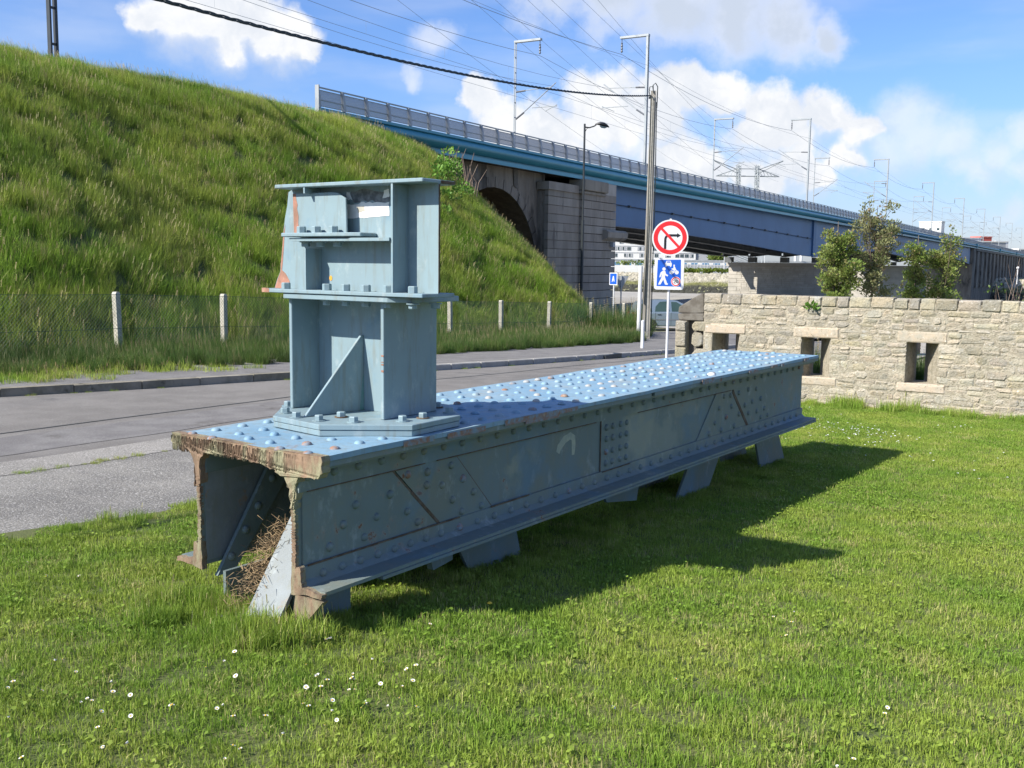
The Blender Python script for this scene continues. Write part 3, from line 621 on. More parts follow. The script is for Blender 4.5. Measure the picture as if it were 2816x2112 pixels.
# splice plates and gussets lying on the web, with dark rusty strips painting in the seam gaps' shade
def plate(poly, name='gusset_plate', l=.1722, th=.009, parent=gr, mat='steel_side'):
    b = MB(); b.prism([(x, z) for x, z in poly], 1, l-th, l); return b.build(name, M[mat], parent)
plate([(.03, .19), (1.02, .19), (.643, .545), (.03, .545)]); plate([(1.045, .19), (1.52, .19), (1.185, .545), (.668, .545)])
plate([(2.79, .19), (3.21, .19), (3.21, .545), (2.79, .545)], 'splice_plate')
plate([(4.35, .19), (5.41, .19), (5.04, .545), (4.72, .545)]); plate([(5.44, .19), (6.05, .19), (5.65, .545), (5.07, .545)])
def seam(p, q, w_=.011, l=.160, th=.006): 
    d = Vector((q[0]-p[0], q[1]-p[1])).normalized(); n = Vector((-d.y, d.x))*w_/2
    return plate([(p[0]+n.x, p[1]+n.y), (p[0]-n.x, p[1]-n.y), (q[0]-n.x, q[1]-n.y), (q[0]+n.x, q[1]+n.y)], 'rusty_seam_shade', l+th, th, gr, 'rust_dark')
seam((.655, .54), (1.03, .192), .010, .163); seam((.80, .405), (1.028, .194), .018, .161); seam((1.185, .54), (1.52, .195), .004, .163)
seam((5.06, .53), (5.43, .18), .034, .160); seam((2.79, .19), (2.79, .54), .006, .163); seam((2.80, .187), (3.2, .187), .006, .150)
for a0, a1 in ((.05, .9), (1.0, 1.55), (1.56, 2.7), (3.3, 5.0)): seam((a0, .544), (a1, .544), .005, .150)
for a0, a1 in ((.05, 1.2), (1.5, 1.9)): seam((a0, .192), (a1, .192), .008, .150)
# marks sprayed on the web
b = MB(); path = [(2.25, .40), (2.27, .435), (2.33, .475), (2.40, .492), (2.44, .472), (2.445, .42), (2.44, .36)]; pw = [.020, .026, .026, .024, .024, .022, .014]
L_, R_ = [], []
for i, (x, z) in enumerate(path):
    x0, z0 = path[max(0, i-1)]; x1, z1 = path[min(len(path)-1, i+1)]; d = Vector((x1-x0, z1-z0)).normalized(); L_.append((x-d.y*pw[i]*1.1, z+d.x*pw[i])); R_.append((x+d.y*pw[i]*1.1, z-d.x*pw[i]))
b.prism(L_+R_[::-1], 1, .1712, .172); b.build('sprayed_mark', M['graffiti'], gr, label='pale hook shaped paint mark on the web')
# rivets
def dome(r, h, n=9):
    b = MB(); b.lathe([(r*1.12, -.002), (r*1.02, .001), (r*.97, h*.35), (r*.78, h*.7), (r*.42, h*.95), (.0015, h)], (0, 0, 0), n); return b
rv = dome(.0245, .0155).mesh('rivet', M['steel_top'], True); rv2 = dome(.0245, .0155).mesh('rusty_rivet', M['rust_rivet'], True); rv3 = dome(.0245, .0155).mesh('chalky_rivet', M['paint_chip'], True)
ROWS = [(.105, .015), (.285, .012), (.445, .095), (.61, .095), (.765, .008), (.945, .02)]
OCT = [(.37, .40), (.43, .80), (.70, 1.02), (1.12, 1.03), (1.38, .80), (1.36, .36), (1.07, .05), (.655, .03)]
def inside(p, poly):
    c = False
    for i in range(len(poly)):
        (x0, y0), (x1, y1) = poly[i], poly[i-1]
        if (y0 > p[1]) != (y1 > p[1]) and p[0] < (x1-x0)*(p[1]-y0)/(y1-y0)+x0: c = not c
    return c
near_top = 0
for l, a0 in ROWS:
    a = a0
    while a < GLn-.03:
        aa, ll = a+random.uniform(-.008, .008), l+random.uniform(-.008, .008)
        if not inside((aa, ll), [((x-.9)*1.03+.9, (y-.52)*1.03+.52) for x, y in OCT]):
            u = random.random(); rust = a < .03 or u < .05
            inst('rivet', rv2 if rust and u < .75 else (rv3 if u > (.97 if a < 2 else .84) else rv), top, (aa, ll, ZT+.001), scale=(random.uniform(.95, 1.08),)*2+(random.uniform(.85, 1.1),))
        a += .1665
b = dome(.034, .022).mesh('painted_rivet', M['white'], True)
inst('painted_rivet', b, top, (4.42, .085, ZT+.001), scale=(1.0, 1.0, .9), label='rivet splashed with white paint')
# side rivets (domes point to -l)
rs = dome(.0225, .017, 8).mesh('web_rivet', M['steel_side'], True); rsr = dome(.0225, .017, 8).mesh('rusty_web_rivet', M['rust_rivet'], True)
SR = []
a = .02
while a < GLn-.05: SR += [(a+.04, .612, .154), ]; a += .166
a = .146
while a < GLn-.1: SR.append((a, .135, .154)); a += .127 if a < 1 else .166
a = .08
while a < GLn-.1: SR.append((a, .165, .154)) if random.random() < .0 else None; a += .3
for a, z in [(.294,.336),(.2,.246),(.441,.242),(.533,.327),(.632,.424),(.765,.309),(.382,.417),(.85,.235),(.771,.504),(.926,.421),(1.055,.399),(1.135,.496),(1.242,.404),(1.341,.311),(1.148,.301),(1.418,.216),(1.232,.218),(.931,.492),
             (4.876,.503),(5.014,.498),(5.199,.502),(5.412,.512),(5.601,.499),(4.781,.412),(5.044,.401),(5.346,.377),(5.517,.394),(5.72,.401),(4.935,.319),(5.217,.312),(5.434,.296),(5.635,.291),(5.817,.299),(4.699,.296),(5.741,.225),(5.914,.225),(4.587,.22),(4.839,.22),(5.117,.22)]: SR.append((a, z, .1635))
for z in (.24, .32, .41, .49):
    for a in (2.86, 2.95, 3.06, 3.15): SR.append((a, z, .1635))
for i, (a, z, l) in enumerate(SR):
    me = rsr if random.random() < .07 else rs
    inst('web_rivet', me, webR, (a, l, z), rot=(R(90), 0, 0), scale=(random.uniform(.9, 1.05),)*3)
# inner rivets seen through the open end, and bracing plates
inn = MB(); inn.prism([(.05, .02), (.16, .02), (.62, .56), (.42, .56)], 1, .80, .822); bl = inn.build('inner_brace', M['steel_side'], gr)
for a, z in ((.14, .10), (.235, .22), (.32, .33), (.42, .46)): inst('web_rivet', rs, bl, (a, .80, z), rot=(R(90), 0, 0))
inn = MB(); inn.box((0, 0, 0), (.72, .012, .20)); 
T_ = Matrix.Identity(4)
inn = MB(); inn.add([(-.10, .205, -.06), (-.10, .42, -.06), (.38, .42, .62), (.38, .205, .62), (-.085, .205, -.072), (-.085, .42, -.072), (.395, .42, .608), (.395, .205, .608)], [(0, 1, 2, 3)[::-1], (4, 5, 6, 7), (0, 1, 5, 4), (2, 3, 7, 6), (1, 2, 6, 5), (3, 0, 4, 7)])
br = inn.build('sloping_brace', M['brace'], gr)
inn = MB(); inn.add([(-.10, .40, -.06), (-.10, .412, -.06), (.50, .412, .60), (.50, .40, .60), (-.02, .40, -.08), (-.02, .412, -.08), (.60, .412, .55), (.60, .40, .55)], [(0, 1, 2, 3)[::-1], (4, 5, 6, 7), (0, 1, 5, 4), (2, 3, 7, 6), (1, 2, 6, 5), (3, 0, 4, 7)])
inn.build('sloping_brace', M['steel_side'], gr)
# cross diaphragms inside
for a in (1.6, 3.0, 4.6, 6.3): MB().box((a, .198, .10), (a+.012, .843, ZT-.056)).build('diaphragm', M['steel_side'], gr)
# stubs of the sawn-off bracing, hanging below the flange
def leg(poly, l=.30, th=.02):
    b = MB(); b.prism(poly, 1, l, l+th); b.build('bracing_stub', M['steel_side'], gr)
    b = MB(); b.prism([(p[0]+.002*(i % 2), p[1]) for i, p in enumerate(poly)], 1, .70, .72); b.build('bracing_stub', M['steel_side'], gr)
leg([(1.30, .08), (1.93, .08), (2.06, -.32), (1.56, -.32)]); leg([(4.62, .08), (5.27, .08), (4.85, -.42), (4.22, -.42)]); leg([(5.93, .08), (6.52, .08), (6.88, -.45), (6.22, -.45)])
leg([(.02, .07), (.40, .07), (.40, -.14), (.02, -.14)], .22, .03); leg([(3.0, .07), (3.62, .07), (3.56, -.17), (3.1, -.1)], .28)
b = MB(); b.prism([(.98, .07), (1.22, .07), (1.2, -.06), (1.03, -.08)], 1, .2, .24); b.build('flange_lug', M['steel_side'], gr)
# sawn rusty end
cut = MB()
prof = [(-.005, .735), (1.055, .735), (1.055, .69), (.985, .668), (.905, .655), (.885, .57), (.878, .48), (.842, .50), (.835, .61), (.80, .662), (.70, .668), (.60, .664), (.52, .662), (.42, .655), (.34, .642), (.28, .625), (.24, .61), (.205, .56), (.20, .47), (.172, .47), (.165, .56), (.15, .618), (.08, .628), (.02, .63), (-.012, .66)]
pr_ = rag(prof, 5, .0055)
cx, cz = .5, .69
vs = [(-.012+random.uniform(-.008, .006), x, z) for x, z in pr_]; vs2 = [(.035, x, z) for x, z in pr_]
n = len(pr_)
cut.add(vs+vs2, [(i, n+i, n+(i+1) % n, (i+1) % n) for i in range(n)]); cut.add(vs, [tuple(range(n))[::-1]])
co = cut.build('sawn_edge', M['rust'], gr, label='rusty flame cut edge of the plates')
# vertical ridges left by the torch
ridg = MB()
for i in range(760):
    l = random.uniform(-.002, 1.045); inn_ = .2 < l < .84 and not (.80 < l or l < .22); z1 = ZT-.002-random.random()**1.6*.06; lim_ = (.655 if l > .4 else .62+(l-.2)*.18) if .2 < l < .84 else .650
    z0_ = max(lim_-random.uniform(-.006, .006), z1-random.uniform(.012, .06)); w_ = random.uniform(.0014, .0036); sk = random.uniform(-.003, .003); dp = random.uniform(.0005, .005)
    ridg.add([(-.010, l, z0_), (-.010, l+w_, z0_), (-.010, l+w_+sk, z1), (-.010, l+sk, z1), (-.012-dp, l+w_*.3, z0_+.002), (-.012-dp, l+w_*.8, z0_+.002), (-.012-dp, l+w_*.8+sk, z1-.002), (-.012-dp, l+w_*.3+sk, z1-.002)], [(4,7,6,5),(0,4,5,1),(1,5,6,2),(2,6,7,3),(3,7,4,0)])
for l0 in (.172, .846):
    z = .60
    while z > .10:
        h_ = random.uniform(.004, .009); dp = random.uniform(.006, .014); jj = random.uniform(-.003, .004)
        ridg.box((-dp, l0-.001+jj*.5, z-h_), (.01, l0+.024+jj, z-.0008)); z -= h_
ridg.build('torch_ridges', M['rust'], gr, kind='stuff')
for lc, so in ((.172, -1), (.869, 1)):
    b = MB(); b.prism(rag([(lc+so*.03, .195), (lc-so*.025, .20), (lc-so*.03, .06), (lc+so*.05, .074), (lc+so*.168, .072), (lc+so*.170, .094), (lc+so*.045, .105), (lc+so*.035, .14)], 4, .005), 0, -.012, .02)
    b.build('rusty_toe', M['rust'], gr)
b = MB(); b.prism([(.0, .06), (.175, .065), (.21, -.12), (.165, -.12)], 0, -.01, .03); b.build('rusty_toe', M['rust'], gr)
# the nest of dry grass in the end
hy = MB()
for i in range(1500):
    _h = random.random(); c_ = Vector((random.gauss(-.02+_h*.25, .05), random.gauss(.48, .055), .0+_h*.30+random.gauss(0, .03))); a_ = random.uniform(0, 6.28); e_ = random.uniform(-.8, .8); ln = random.uniform(.012, .035)
    d_ = Vector((math.cos(a_)*math.cos(e_), math.sin(a_)*math.cos(e_), math.sin(e_)))*ln; s_ = Vector((random.uniform(-1, 1), random.uniform(-1, 1), random.uniform(-1, 1))).normalized()*.0022
    hy.add([c_-d_-s_, c_-d_+s_, c_+d_+s_*.3, c_+d_-s_*.3], [(0, 1, 2, 3)])
o = hy.build('dry_grass_clump', M['hay'], None, kind='stuff', label='brown clump of dead grass lodged inside the open end of the girder', cat='dry grass'); o.location = GO; o.rotation_euler = (0, 0, math.atan2(.8217, .570))
# ---- base plates of the stub
def grow(poly, k, c=(.88, .53)): return [((x-c[0])*k+c[0], (y-c[1])*k+c[1]) for x, y in poly]
b = MB(); b.prism(grow(OCT, .992), 2, ZT+.003, ZT+.032); o = b.build('base_plate', M['steel_col'], gr); bevel(o, .003)
b = MB(); b.prism(OCT, 2, ZT+.034, ZT+.062); bp = b.build('base_plate', M['steel_col'], gr); bevel(bp, .003)
def bolt_mesh(h=.026, r=.024, washer=True, mat='steel_col', wm='steel_col', n=6):
    b = MB()
    if washer: b.lathe([(r*1.45, 0), (r*1.45, .005)], (0, 0, 0), 14, 1)
    b.lathe([(r, .005 if washer else 0), (r, h), (r*.86, h+.004)], (0, 0, 0), n, 0); return b.mesh('bolt', [M[mat], M[wm]])
bm_ = bolt_mesh(); bm_r = bolt_mesh(wm='rust_dark'); bm_h = bolt_mesh(.03, .025, False); nut = bolt_mesh(.024, .023, True)
zb = ZT+.0625
for i, (a, l) in enumerate([(.722, 1.0), (.535, .82), (.465, .66), (.46, .49), (.615, .485), (.535, .32), (.715, .15), (.86, .135), (1.218, .33), (1.1, .15), (1.25, .6), (1.2, .85)]):
    inst('bolt', bm_r if i in (4, 7, 8) else bm_, bp, (a, l, zb), rot=(0, 0, random.uniform(0, 1)), label='bolt on a rusty washer' if i in (4, 7, 8) else None)
# ---- lower column: two flanges, a web and a gusset
cl = MB(); cl.box((.885, .268, ZT+.063), (.897, .914, 1.397)); col_ = cl.build('column', M['steel_col'], gr)
for l0 in (.246, .915): o = MB().box((.68, l0, ZT+.063), (1.11, l0+.022, 1.397)).build('flange', M['steel_col'], col_); bevel(o, .003)
b = MB(); gp_ = [(.495, ZT+.063, .628), (.884, ZT+.063, .574), (.884, 1.205, .574), (.868, 1.205, .576)]; b.add([(a, l, z) for a, z, l in gp_]+[(a, l+.015, z) for a, z, l in gp_], [(0, 1, 2, 3), (7, 6, 5, 4), (0, 4, 5, 1), (1, 5, 6, 2), (2, 6, 7, 3), (3, 7, 4, 0)]); o = b.build('gusset', M['steel_col'], col_); bevel(o, .002)
MB().box((.80, .5705, ZT+.07), (.884, .572, 1.0)).build('green_stain', M['green_paint'], col_) if False else None
b = MB(); b.add([(.855, .5770, ZT+.068), (.883, .5731, ZT+.066), (.883, .5731, 1.0), (.872, .5746, .96)], [(0, 1, 2, 3)]); b.build('green_stain', M['green_paint'], col_)
for l0 in (.262, .905): MB().prism([(.884, ZT+.063), (.87, ZT+.063), (.884, ZT+.08)], 1, l0, l0+.02).build('weld_bead', M['steel_col'], col_)
mb = MB()
for z in (1.12, 1.09, 1.075, 1.04): mb.box((.6785, .246, z), (.68, .262, z+random.uniform(.004, .012)))
mb.build('rust_chip', M['rust_red'], col_, kind='stuff')
# ---- cap plate and the torn beam end bolted to it
CAPP = [(.635, .18), (.635, .93), (.70, 1.0), (1.08, 1.0), (1.15, .93), (1.15, .18), (1.09, .08), (.70, .08)]
b = MB(); b.prism(CAPP, 2, 1.399, 1.427); cap = b.build('cap_plate', M['steel_col'], gr); bevel(cap, .003)
ub = MB(); webp = [(-.055, 1.449), (1.122, 1.449), (1.10, 1.50), (1.075, 1.54), (1.068, 1.60), (1.055, 1.68), (1.045, 1.76), (1.03, 1.84), (1.012, 1.90), (1.0, 1.975), (.977, 1.986), (-.055, 1.986)]
ub.prism(webp, 0, .748, .760); beam = ub.build('beam_end', M['steel_col'], gr, label='torn beam end bolted on top of the column')
b = MB(); b.prism([(.625, -.055), (.625, 1.04), (.645, 1.108), (.70, 1.15), (.76, 1.14), (.80, 1.05), (.881, 1.03), (.881, -.055)], 2, 1.429, 1.449); lf = b.build('lower_flange', M['steel_col'], beam); bevel(lf, .003)
o = MB().box((.625, -.055, 1.986), (.881, .977, 2.006)).build('upper_flange', M['steel_col'], beam); bevel(o, .004)
o = MB().box((.630, .139, 1.45), (.747, .151, 1.985)).build('stiffener', M['steel_col'], beam); MB().box((.761, .139, 1.45), (.876, .151, 1.985)).build('stiffener', M['steel_col'], beam)
MB().box((.63, .750, 1.45), (.747, .762, 1.668)).build('stiffener', M['steel_col'], beam)
MB().box((.63, .752, 1.955), (.747, .762, 1.985)).build('stiffener', M['steel_col'], beam)
o = MB().box((.618, .153, 1.706), (.747, .86, 1.722)).build('shelf', M['steel_col'], beam)
b = MB(); b.prism([(.60, .44), (.625, .35), (.747, .35), (.747, .915), (.60, .905)], 2, 1.728, 1.749); sh = b.build('shelf', M['steel_col'], beam); bevel(sh, .004)
b = MB(); b.prism([(.50, 1.75), (.887, 1.75), (.893, 1.96), (.60, 1.96), (.56, 1.955), (.505, 1.925)], 0, .68, .692); up_ = b.build('upright_plate', M['steel_col'], beam); bevel(up_, .002)
# pink primer where the paint tore off
b = MB(); b.prism([(.845, 1.752), (.888, 1.752), (.8935, 1.959), (.872, 1.957), (.868, 1.93), (.858, 1.90), (.862, 1.88), (.852, 1.84), (.855, 1.80)], 0, .6788, .680); b.build('bare_primer', M['rust_red'], beam)
b = MB(); b.prism([(1.119, 1.45), (1.095, 1.502), (1.072, 1.54), (1.066, 1.60), (1.053, 1.68), (1.043, 1.76), (1.03, 1.80), (1.035, 1.75), (1.045, 1.66), (1.052, 1.6), (1.06, 1.55), (1.03, 1.53), (1.0, 1.49), (1.0, 1.45)], 0, .7468, .748); b.build('bare_primer', M['rust_red'], beam)
b = MB(); b.prism([(.7, 1.152), (.643, 1.11), (.625, 1.06), (.6245, 1.03), (.63, 1.06), (.65, 1.085), (.69, 1.12)], 2, 1.4295, 1.4515); b.build('bare_primer', M['rust_red'], beam)
o = MB().box((.748, -.0565, 1.452), (.760, -.055, 1.984)).build('rusty_saw_cut', M['rust_dark'], beam)
MB().box((.765, -.0565, 1.988), (.879, -.055, 2.004)).build('rusty_saw_cut', M['rust_dark'], beam)
for i, (a, l) in enumerate([(.688, .965), (.69, .655), (.69, .52), (.69, .375), (.69, .225), (.69, .06), (.82, .1), (.82, .6)]):
    inst('bolt', bm_h, lf, (a, l, 1.4495), rot=(0, 0, random.uniform(0, 1)))
for a, l in [(.69, .655), (.69, .52), (.69, .375), (.69, .06), (.82, .02), (.69, .225)]: inst('nut', nut, cap, (a, l, 1.398), rot=(math.pi, 0, random.uniform(0, 1)))
for l in (.80, .69, .565):
    inst('bolt', bm_h, sh, (.64, l-.01, 1.7495), rot=(0, 0, random.uniform(0, 1))); inst('nut', nut, sh, (.68, l, 1.705), rot=(math.pi, 0, .3))
# torn sticker, dot
b = MB(); b.prism(rag([(.265, 1.835), (.40, 1.830), (.555, 1.826), (.562, 1.90), (.50, 1.898), (.44, 1.91), (.38, 1.902), (.265, 1.905)], 4, .005), 0, .7462, .7475); b.build('torn_sticker', M['sticker_w'], beam)
b = MB(); b.prism(rag([(.265, 1.908), (.36, 1.905), (.43, 1.915), (.50, 1.905), (.545, 1.93), (.53, 1.965), (.40, 1.972), (.265, 1.95)], 4, .008), 0, .7462, .7475); b.build('torn_sticker', M['sticker_b'], beam)
b = MB(); b.prism(rag([(.265, 1.93), (.31, 1.925), (.30, 1.965), (.265, 1.97)], 3, .004), 0, .7457, .7461); b.prism(rag([(.52, 1.92), (.56, 1.925), (.56, 1.965), (.54, 1.962)], 3, .004), 0, .7457, .7461); b.prism(rag([(.43, 1.86), (.48, 1.855), (.49, 1.885), (.44, 1.89)], 3, .003), 0, .7457, .7461, 1)
b.build('torn_sticker', [M['sticker_w'], M['concrete']], beam)
b = MB(); b.prism([(.683+math.cos(k*.785)*.011, 1.512+math.sin(k*.785)*.014) for k in range(8)], 0, .7462, .7475); b.build('yellow_dot', M['yellow'], beam)
# ================================================================== stone wall with loopholes (x to the right, y away from the camera)
WB = Vector((BX*15.9, BY*15.9, 0)); WZ = R(-30)
wl = root('stone_wall', 'old rubble stone wall with three splayed loopholes and granite lintels', 'wall', WB, WZ)
TH = .6; WL, WR = -5.60, 3.2
OPN = [(-5.43, -5.00, -5.36, -5.24), (-4.0, -3.57, -3.95, -3.84), (-2.455, -2.03, -2.40, -2.28)]
ZS, ZL = -.068, .515
core = MB(); e = -.002
core.box((WL+.01, e, -1.5), (WR, TH, ZS-.02)); core.box((WL+.01, e, ZL+.05), (WR, TH, 1.10))
xs = [(WL+.01, WL+.01)]
for a, b, c, d in OPN: xs += [(a, c), (b, d)]
xs.append((WR, WR))
for i in range(0, len(xs), 2):
    (f0, b0), (f1, b1) = xs[i], xs[i+1]
    core.prism([(f0+.012 if i else f0, e), (f1-.012 if i < 6 else f1, e), (b1, TH), (b0, TH)], 2, ZS-.03, ZL+.06)
core.build('mortar_core', M['mortar'], wl)
def stone_vf(x0, x1, z0, z1, y0=0., proud=.02, rd=.35, j=.012, back=.05, taper=.0):
    w_, h_ = x1-x0, z1-z0; r = min(w_, h_)*rd*.5
    out = []
    for (cx, cz, sx, sz) in ((x0, z0, 1, 1), (x1, z0, -1, 1), (x1, z1, -1, -1), (x0, z1, 1, -1)):
        jx, jz = random.uniform(-j, j), random.uniform(-j, j)
        a = (cx+jx+sx*r*random.uniform(.3, 1), cz+jz*.5); b = (cx+jx*.5, cz+jz+sz*r*random.uniform(.3, 1))
        out += ([b, a] if sx*sz > 0 else [a, b])
    n = 8; mx_, mz_ = (x0+x1)/2, (z0+z1)/2; v = []
    dp = -proud*random.uniform(.6, 1.25)
    for x, z in out: v.append((x, y0+back, z))
    for x, z in out: v.append((x, y0+dp*.2, z))
    k = .012
    tilt = random.uniform(-.006, .006); tz = random.uniform(-.006, .006)
    for x, z in out:
        v.append((x+(mx_-x)*min(.35, 2*k/w_)*random.uniform(.7, 1.5), y0+dp+tilt*(x-mx_)/w_*2+tz*(z-mz_)/h_*2+random.uniform(-.003, .004), z+(mz_-z)*min(.35, 2.4*k/h_)*random.uniform(.7, 1.5)))
    v.append((mx_+random.uniform(-.2, .2)*w_, y0+dp*random.uniform(1., 1.35), mz_+random.uniform(-.15, .15)*h_))
    f = []
    for i in range(n):
        i2 = (i+1) % n; f += [(i, i2, n+i2, n+i), (n+i, n+i2, 2*n+i2, 2*n+i), (2*n+i, 2*n+i2, 3*n)]
    return v, f
BL = []   # (x0,x1,z0,z1,kind)
for (a, b, c, d), (l0, l1) in zip(OPN, ((-5.575, -4.89), (-4.13, -3.44), (-2.60, -1.91))): BL.append((l0, l1, .522, .688, 'lintel')); 
for l0, l1 in ((-4.12, -3.45), (-2.575, -1.90), (-5.5, -4.95)): BL.append((l0, l1, -.215, -.072, 'sill'))
def overlaps(x0, x1, z0, z1):
    for b in BL:
        if x1 > b[0]+.004 and x0 < b[1]-.004 and z1 > b[2]+.02 and z0 < b[3]-.02: return b
    return None
def fill(x0, x1, z0, z1, wmin, wmax, res):
    x = x0
    while x < x1-.01:
        w_ = random.uniform(wmin, wmax)*(1.35 if random.random() < .15 else 1)
        if x+w_ > x1-wmin*.6: w_ = x1-x
        if w_ > wmax*1.9: w_ /= 2
        if z1-z0 > .13 and w_ < .3 and random.random() < .35:
            m_ = z0+(z1-z0)*random.uniform(.4, .6); res += [(x, x+w_, z0, m_), (x, x+w_, m_, z1)]
        else: res.append((x, x+w_, z0, z1))
        x += w_
ST = []
def band(z0, z1, hmin, hmax, wmin, wmax, XL=WL+.26, XR=.35):
    """split the band at its obstacles, then lay uneven courses in panels"""
    cuts = [XL, XR]; obs = [b for b in BL if b[2] < z1-.02 and b[3] > z0+.02] + ([(a, b, ZS, ZL, 'open') for a, b, _, _ in OPN] if z0 < ZL-.05 and z1 > ZS+.05 else [])
    obs.sort(); x = XL; segs = []
    for o in obs:
        if o[0] > x+.02: segs.append((x, o[0]-.004))
        x = max(x, o[1]+.004)
    if XR > x: segs.append((x, XR))
    for a, b in segs:
        x = a
        while x < b-.01:
            pw_ = random.uniform(.55, 1.1)
            if b-(x+pw_) < .3: pw_ = b-x
            zs = [z0]
            while zs[-1] < z1-.001:
                h_ = random.uniform(hmin, hmax)
                if z1-(zs[-1]+h_) < hmin*.8: h_ = z1-zs[-1]
                zs.append(min(z1, zs[-1]+h_))
            for c, d in zip(zs, zs[1:]): fill(x, x+pw_, c, d, wmin, wmax, ST)
            x += pw_
band(-.66, -.222, .06, .11, .10, .28); band(-.215, -.072, .05, .09, .12, .3); band(-.068, .515, .07, .16, .10, .28); band(.522, .688, .06, .10, .11, .28); band(.693, .995, .05, .13, .09, .27)
stones = []
for x0, x1, z0, z1 in ST: stones.append(((x1-x0)*(z1-z0), x0, x1, z0, z1, 'stone'))
for b in BL: stones.append((9, b[0], b[1], b[2], b[3], b[4]))
x = WL
while x < .35:
    w_ = random.uniform(.15, .33); stones.append((8, x, x+w_, 1.0, 1.165+random.uniform(-.012, .012), 'coping_stone')); x += w_
# the left edge: big squared blocks up to the dark sloping stone
z = -.60
while z < .71:
    h_ = random.choice([.16, .2, .26, .30]); h_ = min(h_, .715-z) if .715-z < .36 else h_
    stones.append((8, -6.06, -5.87, z, z+h_-.004, 'quoin')); stones.append((7, -5.80, -5.60 if random.random() < .5 else -5.45, z, z+h_*.97, 'stone')); z += h_
for x0, x1, z0, z1 in ((-5.60, -5.35, .72, .85), (-5.6, -5.4, .86, .995), (-5.40, -5.3, .86, .995), (-5.55, -5.45, -.05, .2), (-5.56, -5.44, .2, .5)): stones.append((6, x0, x1, z0, z1, 'stone'))
stones.sort(key=lambda t: -t[0]); rest = MB()
for i, (ar, x0, x1, z0, z1, kd) in enumerate(stones):
    g_ = .006
    if kd == 'stone': g_ = random.uniform(.003, .010)
    v, f = stone_vf(x0+g_, x1-g_, z0+g_*.9, z1-g_*.9, 0 if kd != 'quoin' else -.05, {'stone': random.uniform(.003, .015), 'lintel': .018, 'sill': .016, 'coping_stone': .022, 'quoin': .02}[kd], .8 if kd == 'stone' else .2, .020 if kd == 'stone' else .005, .06 if kd not in ('coping_stone', 'quoin') else .3)
    if i < 300:
        cx, cz = (x0+x1)/2, (z0+z1)/2; b = MB().add([(p[0]-cx, p[1], p[2]-cz) for p in v], f)
        o = b.build(kd, M['granite' if kd in ('lintel', 'sill') else 'stone'], wl, smooth=False); o.location = (cx, 0, cz)
    else: rest.add(v, f)
if rest.v: rest.build('small_stones', M['stone'], wl, kind='stuff')
MB().box((-6.06, -.03, -1.4), (-5.875, .5, .705)).build('mortar_core', M['mortar'], wl)
MB().box((-5.875, .10, -1.4), (-5.6, .55, .70)).build('mortar_core', M['stone_dark'], wl)  # groove backing, its shade put into the stone colour
b = MB(); b.prism([(-6.05, .83), (-6.04, .93), (-5.88, 1.03), (-5.72, 1.13), (-5.615, 1.17), (-5.60, .845), (-5.75, .825)], 1, .02, .5); o = b.build('sloping_stone', M['stone_dark'], wl, label='sloping stone coloured as if in shade at the left end of the wall'); bevel(o, .02, 2)
b = MB(); b.prism([(-6.03, .712), (-6.05, .82), (-5.6, .835), (-5.6, .712)], 1, .01, .5); o = b.build('sloping_stone', M['stone_dark'], wl); bevel(o, .012)
# coping backs
for i in range(1): MB().box((WL+.02, .2, 1.09), (WR, TH, 1.15)).build('coping_back', M['stone'], wl)
MB().box((.35, -.02, -1.), (WR, .1, 1.16)).build('mortar_core', M['stone'], wl)
# little fern growing from the joints
def leaf_cluster(mb, c, r, n, ls, up=.4, flat=.0):
    for i in range(n):
        a = random.uniform(0, 6.28); e_ = random.uniform(-.3, 1.2); d = Vector((math.cos(a)*math.cos(e_), math.sin(a)*math.cos(e_), math.sin(e_)))
        p = Vector(c)+d*r*random.random()**.4; t_ = (d+Vector((0, 0, up))).normalized()*ls*random.uniform(.6, 1.3); s_ = t_.cross(Vector((random.uniform(-1, 1), random.uniform(-1, 1), random.uniform(-1, 1)))).normalized()*ls*.35
        mb.add([p-s_*.4, p+t_*.5-s_, p+t_, p+t_*.5+s_], [(0, 1, 2, 3)])
b = MB(); leaf_cluster(b, (0, -.03, 0), .07, 60, .07); b.at = [random.random()*.5 for _ in b.v]
o = b.build('wall_plant', M['ivy'], label='small green plant rooted under the coping of the stone wall', cat='plant'); o.location = WB+Vector((BY, -BX, 0))*(-3.87)+Vector((0, 0, .98)); o.rotation_euler = (0, 0, WZ)
